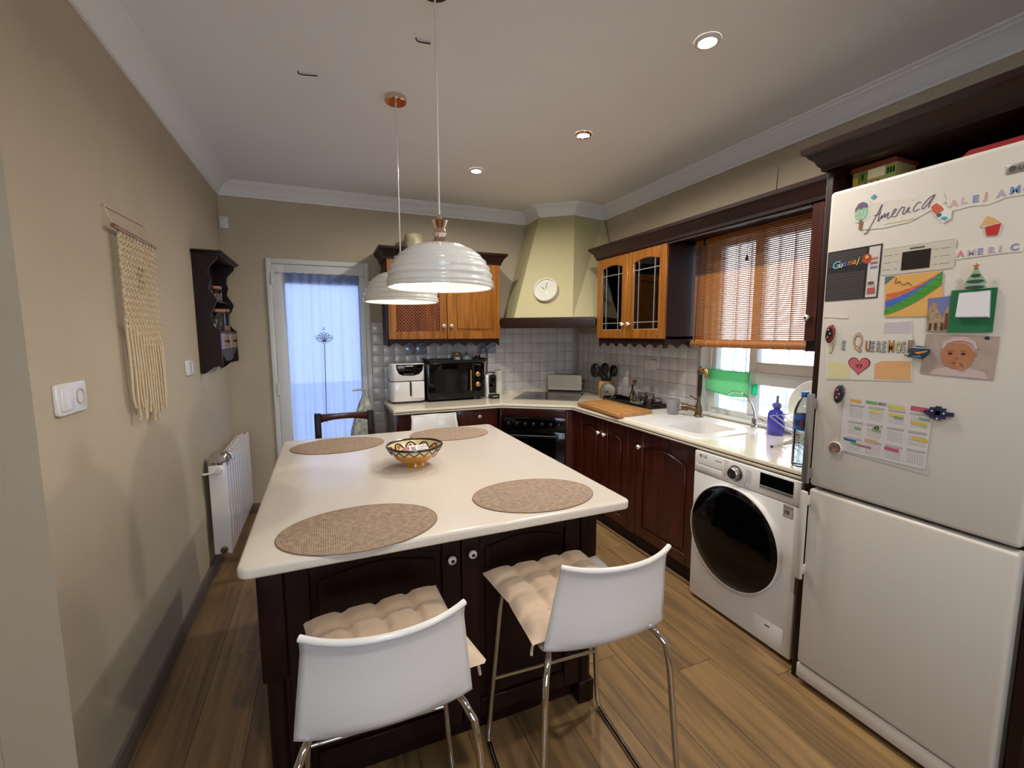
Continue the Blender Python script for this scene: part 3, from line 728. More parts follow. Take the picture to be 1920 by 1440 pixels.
MB().sweep([(1.194, -.009), (1.194, -.636), (2.0795, -.636), (2.594, -.979), (2.594, -2.973)], [(.0078, .8755), (.0102, .8755), (.0102, .8715), (.0078, .8715)], side=-1).build('edge_groove', K['mahog'], wt)
MB().sweep([(3.221, -.009), (1.2, -.009)], [(0, .8955), (.02, .8955), (.014, .912), (.0, .922)], side=1).build('upstand', K['counter'], wt, smooth=True)
MB().sweep([(3.222, -1.70), (3.222, -.03)], [(0, .8955), (.02, .8955), (.014, .912), (.0, .922)], side=1).build('upstand', K['counter'], wt, smooth=True)
sk = thing('kitchen_sink', 'white inset sink with a drainer beneath the window', 'sink', (2.9, -1.87, .75))
rim = MB(); zt = H + .007; zb = H + .0006
def ring(o, i_, za, zb_):
    n_ = len(o); vs = [(x, y, za) for x, y in o] + [(x, y, zb_) for x, y in i_]
    rim.add(vs, [(k, (k + 1) % n_, n_ + (k + 1) % n_, n_ + k) for k in range(n_)])
O1 = rrect(2.625, 3.195, -2.315, -1.43, .05, 8); O2 = rrect(2.631, 3.189, -2.309, -1.436, .046, 8)
I1 = rrect(hx0 + .012, hx1 - .012, hy0 + .012, hy1 - .012, .05, 8); I2 = rrect(hx0 + .028, hx1 - .028, hy0 + .028, hy1 - .028, .05, 8)
ring(O1, O2, zb, zt); ring(O2, I1, zt, zt); ring(I1, I2, zt, .745)
rim.add([(x, y, .745) for x, y in I2], [list(range(len(I2)))])
rim.build('basin', K['sink'], sk, smooth=True, ang=35)
for i in range(6): MB().box(2.68, 3.1, -1.86 + i * .052 - .004, -1.86 + i * .052 + .004, zt, zt + .003).build('drainer_rib', K['sink'], sk, bevel=.0014)
MB().lathe([(0, .747), (.03, .747), (.04, .75), (.04, .746)], (2.87, -2.09, 0), 20).build('drain', K['chrome'], sk, smooth=True)
MB().lathe([(.016, 0), (.016, .003), (.009, .004), (.008, .001)], (0, 0, 0), 16).build('overflow_ring', K['chrome'], sk, world=False, smooth=True)
ofr = sk.children[-1]; ofr.location = Vector((2.79, hy1 - .0215, .85)) - sk.location; ofr.rotation_euler = (R(90), 0, 0)
# ================================================================== left wall
p = thing('switch_socket_plate', 'white light switch and socket in one plate near the passage', 'switch', (0, -2.45, 1.26))
T = frame((.0, -2.45, 1.305), (0, 1), (1, 0))
MB(T).prism(rrect(-.085, .085, -.046, .046, .012), 'y', 0, .011).build('plate', K['white'], p, bevel=.003)
MB(T).prism(rrect(-.07, -.006, -.033, .033, .004), 'y', .011, .0155).build('rocker', K['white'], p, bevel=.0015)
MB(T).lathe([(.024, .011), (.024, .0135), (.0215, .0135), (.02, .004), (0, .004)], (.042, 0, 0), 24, axis='y', caps=False).build('socket', M('socket_grey', 'B9B2A6', rough=.5), p, smooth=True)
MB(T).lathe([(.0035, .0042), (0, .0046)], (.034, 0, 0), 8, axis='y').lathe([(.0035, .0042), (0, .0046)], (.05, 0, 0), 8, axis='y').build('socket_holes', K['print'], p)
p = thing('double_switch', 'small white double rocker switch beside the dark wall shelf', 'switch', (0, -1.16, 1.27))
T = frame((.0, -1.16, 1.308), (0, 1), (1, 0))
MB(T).prism(rrect(-.078, .078, -.042, .042, .01), 'y', 0, .011).build('plate', K['white'], p, bevel=.003)
for s_ in (-1, 1): MB(T).prism(rrect(s_ * .036 - .03, s_ * .036 + .03, -.03, .03, .004), 'y', .011, .016).build('rocker', K['white'], p, bevel=.0015)
p = thing('motion_sensor', 'small white alarm sensor high in the far left corner', 'sensor', (.036, -.02, 2.31))
MB().box(.004, .068, -.03, -.001, 2.31, 2.398).build('housing', K['white'], p, bevel=.006)
MB().box(.018, .056, -.034, -.029, 2.325, 2.36).build('sensor_lens', K['whitep'], p, bevel=.003)
# macrame
p = thing('macrame_hanging', 'cream knotted macrame wall hanging with long fringe on the left wall', 'wall hanging', (.03, -1.88, 1.15))
MB().tube([(.028, -2.092, 1.882), (.028, -1.664, 1.876)], .0085, 10).build('rod', wood('rod_wood', '7C5832', 'A67C4A'), p, smooth=True)
MB().tube([(.028, -2.082, 1.885), (.006, -2.089, 1.952), (.006, -1.69, 1.963), (.028, -1.672, 1.88)], .0022, 6).build('hanging_cord', K['cord'], p)
def zlow(y):
    t = (y + 2.055) / .37
    return 1.535 - .09 * t - .035 * math.sin(PI * t)
kb = MB(); rows, cols = 17, 11; dy_ = .37 / cols
for j in range(rows):
    for i in range(cols + (j % 2)):
        y = -2.055 + dy_ * (i + (0 if j % 2 else .5)); z = 1.862 - .0245 * j
        if z < zlow(y) - .005 or y > -1.68: continue
        kb.ball((.03, y, z), (.006, .0072, .0095), 8, 5)
        if 3 < j < 8 and i in (5, 6): continue
        for s_ in (-1, 1):
            if -2.06 < y + s_ * dy_ / 2 < -1.68: kb.tube([(.028, y, z), (.024, y + s_ * dy_ / 4, z - .0122), (.028, y + s_ * dy_ / 2, z - .0245)], .0042, 6)
kb.build('knotted_panel', K['cord'], p, smooth=True, kind='stuff')
vc = MB()
for i in (0, 5, 6, 11):
    y = -2.05 + .37 * (i + .5) / 12
    vc.tube([(.023, y, 1.878), (.021, y, zlow(y))], .0035, 6)
vc.build('warp_cords', K['cord'], p, smooth=True)
for i in range(24):
    y = -2.048 + .358 * i / 23; zb = 1.178 + .03 * math.cos(i * 1.9) - (.03 if 11 < i < 17 else 0); x = .024 + .006 * (i % 2)
    MB().tube(smoothpts([(x, y, zlow(y) + .02), (x + .004, y + random.uniform(-.006, .006), 1.36), (x, y + random.uniform(-.012, .012) + .012, zb + .05), (x, y + random.uniform(-.012, .012) + .016, zb)], 1), [.0048, .005, .005, .0052, .0052, .0055, .006, .0062][:8] if 0 else .0052, 6).build('fringe_cord', K['cord'], p, smooth=True)
# wall shelf
p = thing('wall_shelf', 'dark wooden wall shelf with scrolled sides and two small drawers', 'shelf', (.06, -.63, 1.25))
sy0, sy1 = -.92, -.345
prof = [(.003, 1.255), (.003, 1.985), (.135, 1.985), (.13, 1.95), (.085, 1.90), (.078, 1.86), (.088, 1.82), (.08, 1.79), (.077, 1.77), (.098, 1.735), (.115, 1.70), (.10, 1.66), (.078, 1.62), (.076, 1.585), (.092, 1.54), (.12, 1.515), (.122, 1.30), (.07, 1.288), (.04, 1.262), (.02, 1.25)]
def side(y): 
    b = MB(); b.prism([(x, z) for x, z in prof], 'y', y, y + .018); return b.build('side_panel', K['dark'], p)
side(sy0); side(sy1 - .018)
MB().box(.003, .16, sy0 - .02, sy1 + .02, 1.985, 1.998).box(.003, .148, sy0 - .01, sy1 + .01, 1.972, 1.985).build('crown', K['dark'], p, bevel=.003)
MB().box(.003, .012, sy0 + .018, sy1 - .018, 1.38, 1.972).build('back_board', K['dark'], p)
for z in (1.715, 1.512, 1.395): MB().box(.012, .085 if z > 1.6 else .118, sy0 + .018, sy1 - .018, z - .012, z).build('shelf_board', K['dark'], p, bevel=.002)
MB().prism([(sy0 + .018, 1.383), (sy1 - .018, 1.383), (sy1 - .018, 1.36), (sy1 - .09, 1.36), (sy1 - .16, 1.325), (-.63, 1.315), (sy0 + .18, 1.325), (sy0 + .11, 1.36), (sy0 + .018, 1.36)], 'x', .098, .112).build('apron', K['dark'], p)
dm = wood('small_drawer_wood', '6A3F22', '8A5A36')
my = (sy0 + sy1) / 2
for a, b_ in ((sy0 + .021, my - .002), (my + .002, sy1 - .021)):
    q = MB().box(.02, .121, a, b_, 1.398, 1.498).build('drawer', dm, p, bevel=.002)
    MB().lathe([(.006, .121), (.005, .128), (.011, .134), (.009, .142), (0, .144)], (0, (a + b_) / 2, 1.448), 14, axis='x').build('drawer_knob', K['print'], q, smooth=True)
def jar(name, lab, x, y, z, r, hgt, content, lidm, fill=.6, grp='jars on the dark wall shelf'):
    j = thing(name, lab, 'jar', (x, y, z), 0, grp)
    MB().lathe([(0, .001), (r * .95, .001), (r, .006), (r, hgt * .9), (r * .92, hgt)], (0, 0, 0), 20, caps=False).build('glass_body', K['glass'], j, smooth=True, world=False)
    if content: MB().lathe([(0, .004), (r * .9, .004), (r * .9, hgt * fill), (0, hgt * fill + .002)], (0, 0, 0), 16).build('contents', content, j, smooth=True, world=False)
    MB().lathe([(0, hgt), (r * .98, hgt), (r * 1.02, hgt + .004), (r * 1.02, hgt + .016), (r * .9, hgt + .02), (0, hgt + .02)], (0, 0, 0), 20).build('lid', lidm, j, smooth=True, world=False)
    return j
cop = M('copper_lid', 'B98263', rough=.35, metal=.6)
jar('glass_jar', 'small glass jar nearest the camera on the upper board of the wall shelf', .05, -.845, 1.715, .03, .07, M('white_salt', 'C9C4C0', rough=.9), K['glass'])
jar('glass_jar', 'copper lidded jar further along the upper board of the wall shelf', .058, -.64, 1.715, .038, .075, M('brown_spice', '7A5A43', rough=.9), cop)
jar('glass_jar', 'round glass jar nearest the camera on the lower board of the wall shelf', .055, -.85, 1.512, .036, .075, M('grey_salt', 'A9A6A8', rough=.9), K['glass'])
jar('glass_jar', 'tall copper lidded glass canister in the middle of the wall shelf', .066, -.70, 1.512, .048, .125, M('dark_beans', '1E1510', rough=.6), cop, .75)
jar('glass_jar', 'tall copper lidded glass canister at the far end of the wall shelf', .066, -.535, 1.512, .048, .135, M('amber_pasta', '9A6B30', rough=.7), cop, .3)
# radiator
p = thing('radiator', 'white aluminium radiator on the left wall near the door', 'radiator', (.075, -.58, .12))
ry0, ry1, nS = -1.055, -.105, 12
wd = (ry1 - ry0) / nS
sec0 = None
for i in range(nS):
    a = ry0 + wd * i
    if sec0 is None:
        b = MB()
        b.box(.104, .12, a + .0006, a + wd - .0006, .135, .715)
        b.box(.035, .048, a + .006, a + wd - .006, .15, .70)
        b.box(.048, .104, a + wd * .5 - .004, a + wd * .5 + .004, .15, .70)
        b.box(.05, .104, a + .004, a + wd - .004, .655, .70); b.box(.05, .104, a + .004, a + wd - .004, .15, .19)
        b.box(.07, .076, a + .005, a + wd - .005, .19, .718)
        sec0 = b.build('radiator_section', K['white'], p, bevel=.003)
    else:
        c_ = sec0.copy(); COL.objects.link(c_); c_.parent = p; c_.location = sec0.location + Vector((0, wd * i, 0))
MB().box(.03, .118, ry0 - .004, ry0 + .001, .145, .705).build('end_plate', K['enamel'], p, bevel=.003)
MB().lathe([(.02, ry0 - .004), (.02, ry0 - .018), (.014, ry0 - .022), (.014, ry0 - .03), (0, ry0 - .03)], (.082, 0, .17), 16, axis='y').build('end_plug', K['bronze'], p, smooth=True)
MB().lathe([(.016, ry0 - .004), (.018, ry0 - .03), (.016, ry0 - .034), (0, ry0 - .034)], (.09, 0, .675), 16, axis='y').build('valve_cap', K['enamel'], p, smooth=True)
MB().tube([(.09, ry0 - .02, .665), (.05, ry0 - .02, .662), (.004, ry0 - .02, .66)], .007, 8).build('inlet_pipe', K['enamel'], p, smooth=True)
p = thing('chrome_bowl', 'shiny chrome bowl upside down on the near end of the radiator', 'bowl', (.085, -.985, .7185))
MB().lathe([(.072, 0), (.07, .004), (.06, .03), (.052, .045), (.044, .049), (0, .05)], (0, 0, 0), 28).build('bowl_body', K['chrome'], p, smooth=True, world=False)
MB().lathe([(.066, .0), (.074, -.0), (.076, .003), (.07, .006)], (0, 0, 0), 28, caps=False).build('bowl_rim', K['chrome'], p, smooth=True, world=False)

# ================================================================== lamps
def pendant(x, y, zr, lab):
    p = thing('pendant_lamp', lab, 'lamp', (x, y, zr), 0, 'ribbed white pendant lamps over the island')
    pr = []; r0 = .188
    N = 60
    for i in range(N + 1):
        t = i / N; z = .012 + .145 * math.sin(t * PI / 2); r = r0 * math.cos(t * PI / 2) ** .78 if t < 1 else 0
        r = max(r, .035) + .0032 * math.sin(t * PI * 2 * 8.5) * (1 - t)
        pr.append((r, z))
        if r <= .036 and t > .8: break
    outer = [(r0 + .001, 0), (r0 + .004, .004), (r0 + .002, .012)] + pr
    inner = [(max(r - .006, .03), z - .004) for r, z in reversed(pr)] + [(r0 - .007, .006), (r0 - .005, 0)]
    sh = MB().lathe(outer + inner + [outer[0]], (0, 0, 0), 56, caps=False).build('shade', K['cera'], p, smooth=True, world=False, ang=80)
    zt = pr[-1][1]
    MB().lathe([(.04, zt - .004), (.038, zt + .004), (.022, zt + .012), (.02, zt + .022), (.027, zt + .034), (.024, zt + .042), (.02, zt + .05), (.03, zt + .072), (.033, zt + .078), (.012, zt + .082), (.006, zt + .1), (0, zt + .1)], (0, 0, 0), 28).build('neck', K['copper'], p, smooth=True, world=False, ang=30)
    MB().tube([(0, 0, zt + .09), (0, 0, ZC - zr - .02)], .0035, 8).build('cable', K['white'], p, smooth=True, world=False)
    MB().lathe([(0, ZC - zr - .0255), (.05, ZC - zr - .0255), (.053, ZC - zr - .022), (.053, ZC - zr - .001), (0, ZC - zr - .001)], (0, 0, 0), 32).build('ceiling_rose', K['copper'], p, smooth=True, world=False)
    MB().lathe([(.014, .115), (.014, .09), (.03, .07), (.033, .055), (.025, .036), (0, .028)], (0, 0, 0), 20).build('bulb', K['bulb'], p, smooth=True, world=False)
    point('bulb_light', p, (0, 0, .012), .034, P_PEND, C_WARM)
pendant(1.1055, -2.56, 1.654, 'nearer of the two ribbed white pendant lamps over the island')
pendant(1.092, -1.77, 1.655, 'farther of the two ribbed white pendant lamps over the island')
def downlight(x, y, lab, pw=P_DOWN, col=C_WARM, copper=False):
    p = thing('downlight', lab, 'light', (x, y, ZC - .012), 0, 'recessed ceiling spotlights')
    MB().lathe([(.034, .008), (.036, .0), (.046, .001), (.05, .006), (.05, .0115)], (0, 0, 0), 28, caps=False).build('ring', K['copper'] if copper else K['white'], p, smooth=True, world=False)
    MB().lathe([(0, .006), (.035, .006)], (0, 0, 0), 24, caps=False).build('lens', K['lens'], p, world=False)
    area('spot_light', p, (0, 0, -.004), .07, pw, col, spread=R(166))
downlight(2.184, -2.693, 'ceiling spotlight nearest the fridge')
downlight(2.177, -1.77, 'ceiling spotlight with a copper ring in the middle of the row', copper=True)
downlight(1.772, -.983, 'ceiling spotlight nearest the back wall')
downlight(.85, -4.3, 'added fill spotlight out of view behind the camera on the left', P_FILL, C_NEUT)  # unseen lamp, added to brighten the stool backs
downlight(2.1, -4.5, 'added fill spotlight out of view behind the camera on the right', P_FILL, C_NEUT)  # second added lamp out of view, fill light from behind the camera
for (xa, ya, xb, yb, lab) in ((.655, -1.83, .735, -1.83, 'thin dark hook in the ceiling left of the pendant lamps'), (1.10, -2.26, 1.16, -2.25, 'thin dark hook in the ceiling beside the nearer lamp cable')):
    o = MB().tube(smoothpts([(xa, ya, ZC), (xa + .003, ya, ZC - .012), ((xa + xb) / 2, (ya + yb) / 2, ZC - .009), (xb, yb, ZC - .003)]), [.004] * 3 + [.003] * 8 + [.0015] * 2 if 0 else .0026, 6).build('ceiling_hook', K['print'], None, smooth=True)
    tag(o, lab, 'hook')

# ================================================================== island
ib = thing('island_cabinet', 'very dark wooden island cabinet under the white top', 'cabinet', (1.08, -2.18, 0))
x0, x1, y0, y1 = .492, 1.66, -2.755, -1.605
MB().box(x0 + .02, x1 - .02, y0 + .02, y1 - .02, .09, .866).build('body', K['dark'], ib)
MB().box(x0 + .05, x1 - .05, y0 + .06, y1 - .06, 0, .09).build('plinth', K['dark'], ib)
for (px, py) in ((x0, y0), (x1 - .07, y0), (x0, y1 - .07), (x1 - .07, y1 - .07)):
    MB().box(px, px + .07, py, py + .07, .45, .866).build('corner_post', K['dark'], ib, bevel=.004)
    MB().box(px, px + .07, py, py + .07, 0, .09).build('post_foot', K['dark'], ib, bevel=.004)
    pf = [(.03, .09)]
    for i in range(25): pf.append((.029 + .005 * abs(math.sin(i * PI / 2 * 1.0)) * (1 if i % 2 else 1) - (.004 if i % 2 else 0), .095 + .35 * i / 24))
    pf.append((.032, .45))
    MB().lathe(pf, (px + .035, py + .035, 0), 16).build('turned_post', K['dark'], ib, smooth=True)
T = TB(y0 + .02)
panel_door(ib, T, x0 + .075, 1.107, .10, .855, K['dark'], arch=.03, kn=(1.073, .73)); panel_door(ib, T, 1.111, x1 - .075, .10, .855, K['dark'], arch=.03, kn=(1.146, .737))
for sx, uu in ((x0 + .02, 1), (x1 - .02, -1)):
    Ts = frame((sx, 0, 0), (0, 1 if uu > 0 else -1), (-uu, 0))
    MB().box(sx - .012 * uu, sx, y0 + .1, y1 - .1, .14, .82).build('side_panel', K['dark'], ib, bevel=.006)
it = MB().prism(rrect(.474, 1.692, -2.924, -1.435, .03, 8), 'z', .868, .9).build('island_worktop', K['top'], None, bevel=.009, seg=4)
tag(it, 'large white island top with rounded edges set with four placemats', 'table top')
mats = [(.787, -2.776, .236, .172, 0.02, 'brown oval placemat at the near left corner of the island'), (1.395, -2.735, .228, .168, -.1, 'brown oval placemat at the near right corner of the island'),
        (.755, -1.66, .236, .17, .05, 'brown oval placemat at the far left corner of the island'), (1.372, -1.628, .232, .168, -.1, 'brown oval placemat at the far right corner of the island')]
for cx, cy, a, b_, rt, lab in mats:
    p = thing('placemat', lab, 'placemat', (cx, cy, .9003), 0, 'oval placemats on the island')
    MB().prism(ell(0, 0, a - .003, b_ - .003, 56, rt), 'z', 0, .0025).build('woven_field', K['mat'], p, world=False)
    MB().tube([(x, y, .0016) for x, y in ell(0, 0, a - .002, b_ - .002, 56, rt)], .0017, 5, closed=True).build('edge_binding', M('mat_edge', '7B624C', rough=.8) if 'mat_edge' not in bpy.data.materials else bpy.data.materials['mat_edge'], p, smooth=True, world=False)
# bowl of sweets
p = thing('ceramic_bowl', 'painted yellow ceramic bowl in the middle of the island', 'bowl', (1.062, -2.19, .9003))
yel = M('yellow_glaze', 'C4861A', rough=.2, coat=.5, var=.1, vscale=20); crm = M('cream_glaze', 'E6D2A0', rough=.2, coat=.5); blk = M('black_glaze', '1A1210', rough=.18, coat=.5)
ou = [(.044, 0), (.046, .004), (.042, .018), (.052, .022), (.075, .034), (.092, .05), (.105, .066), (.116, .084), (.1225, .095)]
inn = [(.119, .095), (.112, .084), (.1, .066), (.085, .049), (.06, .034), (0, .028)]
b = MB(); b.lathe([(0, .0)] + ou[:7], (0, 0, 0), 48, caps=False); b.mat(1).lathe(ou[6:], (0, 0, 0), 48, caps=False); b.lathe(inn, (0, 0, 0), 48, caps=False)
b.build('bowl_body', [yel, crm], p, smooth=True, world=False)
MB().tube([(.1208 * math.cos(a), .1208 * math.sin(a), .0945) for a in [2 * PI * k / 64 for k in range(64)]], .0058, 8, closed=True).build('rim_band', blk, p, smooth=True, world=False)
zz = []; z2 = []
for k in range(160):
    a = 2 * PI * k / 160; t = abs((k % 10) / 5 - 1); z = .066 + .02 * t
    r = .1045 + (z - .066) * .62 + .0016; zz.append((r * math.cos(a), r * math.sin(a), z))
    t2 = abs(math.sin(k * PI / 16)); zi = .058 + .026 * t2; ri = .0925 + (zi - .058) * .72 - .001; z2.append((ri * math.cos(a), ri * math.sin(a), zi))
MB().tube(zz, .0026, 5, closed=True).build('zigzag_band', blk, p, smooth=True, world=False)
MB().tube(z2, .0034, 5, closed=True).build('scalloped_band', blk, p, smooth=True, world=False)
for k in range(10):
    a = 2 * PI * (k + .5) / 10
    MB().ball((.098 * math.cos(a), .098 * math.sin(a), .071), (.007, .007, .009), 8, 6).build('painted_petal', yel, p, smooth=True, world=False)
sw = M('pink_wrap', 'C98A93', rough=.25, coat=.4, var=.3, vscale=40)
def pillow(lab, x, y, z, a, b_, h, rz, mt, tilt=0.):
    p_ = thing('sweet_packet', lab, 'packet', (x, y, z), rz)
    def f(u, v):
        U, V = u * 2 - 1, v * 2 - 1; q = max(0, (1 - U ** 4) * (1 - V ** 4)) ** .5
        return (U * a, V * b_, h * q * (1 + .12 * math.sin(9 * U) * math.cos(7 * V)) + tilt * V)
    def g(u, v):
        p0 = f(u, v); return (p0[0], p0[1], tilt * (v * 2 - 1) - .35 * (p0[2] - tilt * (v * 2 - 1)))
    MB().grid(f, 16, 12).grid(g, 16, 12).build('wrapper', mt, p_, smooth=True, world=False)
    return p_
pk = pillow('pink sweet packet with a white barcode label in the painted bowl', 1.07, -2.2, .963, .062, .036, .018, R(2), sw, .01)
T = Matrix.Translation((1.07, -2.2, .963)) @ Matrix.Rotation(R(2), 4, 'Z') @ Matrix.Rotation(R(20), 4, 'X') @ Matrix.Translation((0.006, .0, .0195))
lb = MB(T).box(-.04, .042, -.026, .026, 0, .0012).build('label_card', M('label_white', 'D9D4D6', rough=.5), pk)
bc = MB(T)
for i in range(9): bc.box(-.032 + i * .0022, -.032 + i * .0022 + (.0014 if i % 3 else .0008), -.018, .014, .0012, .0016)
bc.build('barcode', K['print'], lb)
rv = T.to_3x3() @ Vector((1, 0, 0)); uv = T.to_3x3() @ Vector((0, 1, 0))
text('label_text', 'TARA', .017, lb, T @ Vector((-.002, .003, .0014)), rv, uv, K['print'])
sm = MB(T)
for i in range(6): sm.box(-.003 + i * .0068, .0022 + i * .0068, -.0078, -.0048, .0012, .0016)
sm.build('small_print', K['print'], lb)
pillow('pink wrapped sweet at the left inside the painted bowl', 1.02, -2.21, .944, .036, .03, .02, R(40), sw)
pillow('rose red wrapped sweet at the right inside the painted bowl', 1.122, -2.205, .946, .032, .03, .02, R(-30), M('rose_wrap', 'B4566A', rough=.3, coat=.3, var=.2, vscale=30))

# ================================================================== seats
def make_stool(lab, x, y, rz):
    p = thing('bar_stool', lab, 'stool', (x, y, 0), rz, 'white bar stools on chrome frames')
    # one moulded shell: seat front -> seat rear -> back top
    prof = [(.2, .64), (.185, .652), (.12, .652), (.0, .645), (-.1, .637), (-.17, .635), (-.218, .643), (-.243, .672), (-.252, .72), (-.263, .80), (-.274, .855), (-.283, .885), (-.288, .896)]
    def f(u, v):
        k = v * (len(prof) - 1); i = min(int(k), len(prof) - 2); t = k - i
        yy = prof[i][0] * (1 - t) + prof[i + 1][0] * t; zz_ = prof[i][1] * (1 - t) + prof[i + 1][1] * t
        U = u * 2 - 1
        back = min(1, max(0, (v - .42) / .16))
        hw = .192 if v < .4 else .192 - .027 * min(1, max(0, (zz_ - .64) / .22))
        rear = min(1, max(0, (v - .25) / .25))
        xx = U * hw * (1 - .04 * (1 - rear) * 0)
        yy += (.046 * U * U) * back - .0 * back
        zz_ += .008 * U ** 4
        return (xx, yy, zz_)
    MB().grid(f, 25, 37).build('seat_shell', K['white'], p, smooth=True, world=False, solid=.007, ang=180)
    MB().tube([tuple(Vector(f(i / 24, 1)) + Vector((0, -.002, 0))) for i in range(25)], .0075, 10).build('top_lip', K['white'], p, smooth=True, world=False)
    for s_ in (-1, 1):
        pts = [(s_ * .15, -.12, .622), (s_ * .163, -.17, .62), (s_ * .186, -.206, .606), (s_ * .198, -.222, .56), (s_ * .226, -.262, .06), (s_ * .229, -.262, .022), (s_ * .229, -.245, .0105), (s_ * .229, .19, .0105), (s_ * .228, .212, .022), (s_ * .224, .215, .06), (s_ * .184, .19, .575), (s_ * .176, .175, .615), (s_ * .15, .14, .635)]
        q = [Vector(pts[0])]
        for a, b_ in zip(pts, pts[1:]):
            a, b_ = Vector(a), Vector(b_)
            q += [a * .5 + b_ * .5] if (a - b_).length < .08 else [a * .9 + b_ * .1, a * .1 + b_ * .9]
        q.append(Vector(pts[-1]))
        MB().tube(q, .0095, 10).build('leg_frame', K['chrome'], p, smooth=True, world=False)
    MB().tube([(-.209, .206, .26), (.209, .206, .26)], .0075, 10).build('footrest', K['chrome'], p, smooth=True, world=False)
    MB().tube([(-.152, -.12, .622), (.152, -.12, .622)], .0085, 8).build('seat_support', K['chrome'], p, smooth=True, world=False)
    MB().tube([(-.152, .14, .636), (.152, .14, .636)], .0085, 8).build('seat_support', K['chrome'], p, smooth=True, world=False)
    return p
make_stool('white bar stool with beige cushion at the near left of the island', .81, -3.03, R(-2))
make_stool('white bar stool with beige cushion at the near right of the island', 1.411, -3.0, R(-3))
make_stool('white bar stool without cushion on the far side of the island', 1.425, -1.23, R(180))
def cushion(lab, x, y, rz, tilt=0.):
    p = thing('seat_cushion', lab, 'cushion', (x, y, .654), rz, 'tufted beige seat cushions')
    a = .192
    def f(u, v, sg):
        U, V = u * 2 - 1, v * 2 - 1
        pin = 1 - .06 * (1 - (abs(U) * abs(V)) ** .5)
        ex, ey = U * a * (1 - .05 * (1 - V * V) * abs(U) * 0 + .03 * (U * V) ** 2), V * a * (1 + .03 * (U * V) ** 2)
        body = max(0, (1 - U ** 6) * (1 - V ** 6)) ** .5
        tx, ty = U * 4, V * 4
        dx = math.cos(PI * tx) ; dy = math.cos(PI * ty)
        tuft = (.5 + .5 * dx) * (.5 + .5 * dy)
        seam = max((.5 + .5 * dx) ** 7, (.5 + .5 * dy) ** 7)
        hgt = .034 * body * (1 - .5 * tuft ** 3) * (1 - .42 * seam)
        return (ex * pin, ey * pin, .02 + sg * hgt * (1 if sg > 0 else .55) + tilt * V * V * 0)
    MB().grid(lambda u, v: f(u, v, 1), 45, 45).grid(lambda u, v: f(u, v, -1), 45, 45).build('pad', K['cush'], p, smooth=True, world=False, ang=180)
    for i in (-1, 0, 1):
        for j in (-1, 0, 1):
            MB().ball((i * a * .47, j * a * .47, .031), (.006, .006, .004), 8, 4).build('tuft', K['cush'], p, smooth=True, world=False)
    for s_ in (-1, 1): MB().tube(smoothpts([(s_ * .17, -.165, .015), (s_ * .182, -.17, .005), (s_ * .186, -.168, -.012), (s_ * .188, -.17, -.03)], 1), .004, 5).build('tie', K['cush'], p, smooth=True, world=False)
    return p
cushion('beige tufted cushion on the near left bar stool', .832, -3.02, R(6)); cushion('beige tufted cushion on the near right bar stool', 1.372, -2.985, R(1))
ch = thing('dining_chair', 'dark wooden chair on the far side of the island by the glass door', 'chair', (.81, -1.28, 0))
cx0, cx1, cyb = .628, .992, -1.10
for x in (cx0 + .02, cx1 - .02):
    MB().prism([(cyb - .02, 0), (cyb + .02, 0), (cyb + .022, .45), (cyb + .032, .985), (cyb - .006, .985), (cyb - .018, .45)], 'x', x - .02, x + .02).build('back_post', K['dark'], ch, bevel=.004)
    MB().box(x - .018, x + .018, -1.50, -1.464, 0, .44).build('leg', K['dark'], ch, bevel=.004)
    MB().box(x - .01, x + .01, -1.464, cyb - .018, .16, .19).build('stretcher', K['dark'], ch, bevel=.003)
cr = [(cx0 + .04, .98), (cx1 - .04, .98), (cx1 - .04, .925)] + [(cx1 - .04 - (cx1 - cx0 - .08) * i / 16, .925 + .018 * math.sin(PI * i / 16) ** .7) for i in range(1, 16)] + [(cx0 + .04, .925)]
MB().prism(cr, 'y', cyb + .0, cyb + .024).build('crest_rail', K['mahog'], ch, bevel=.004)
MB().box(cx0 + .04, cx1 - .04, cyb + .0, cyb + .018, .62, .68).build('back_slat', K['mahog'], ch, bevel=.004)
MB().box(cx0, cx1, -1.51, cyb - .022, .44, .475).build('seat', K['mahog'], ch, bevel=.008)
MB().box(cx0 + .04, cx1 - .04, -1.494, -1.474, .38, .44).build('seat_rail', K['dark'], ch, bevel=.003)
# ================================================================== washing machine
p = thing('washing_machine', 'white front-loading washing machine with a large black door', 'washing machine', (2.87, -2.64, 0))
wx, wy0, wy1 = 2.575, -2.938, -2.337
MB().prism(rrect(wy0, wy1, .02, .85, .012), 'x', wx + .02, 3.16).build('body', K['enamel'], p, bevel=.004)
MB().box(wx, wx + .02, wy0, wy1, .735, .85).build('control_panel', K['enamel'], p, bevel=.006)
MB().box(wx, wx + .02, wy0, wy1, .02, .733).build('front_panel', K['enamel'], p, bevel=.006)
dc, dz = -2.612, .462
MB().lathe([(.266, wx + .001), (.267, wx - .010), (.265, wx - .022), (.261, wx - .025), (.258, wx - .024), (.256, wx + .001)], (0, dc, dz), 64, axis='x', caps=False).build('door_ring', K['white'], p, smooth=True)
MB().lathe([(.2575, wx - .020), (.25, wx - .027), (.2, wx - .034), (.1, wx - .038), (0, wx - .039)], (0, dc, dz), 64, axis='x').build('door_glass', K['gloss_black'], p, smooth=True)
b = MB(); b.lathe([(.036, wx), (.036, wx - .004), (.03, wx - .006), (.029, wx - .026), (.026, wx - .03), (0, wx - .03)], (0, -2.607, .795), 32, axis='x', caps=False)
b.build('program_dial', K['steel'], p, smooth=True, ang=30)
MB().lathe([(.04, wx), (.041, wx - .003), (.036, wx - .004)], (0, -2.607, .795), 32, axis='x', caps=False).build('dial_ring', K['alu'], p, smooth=True)
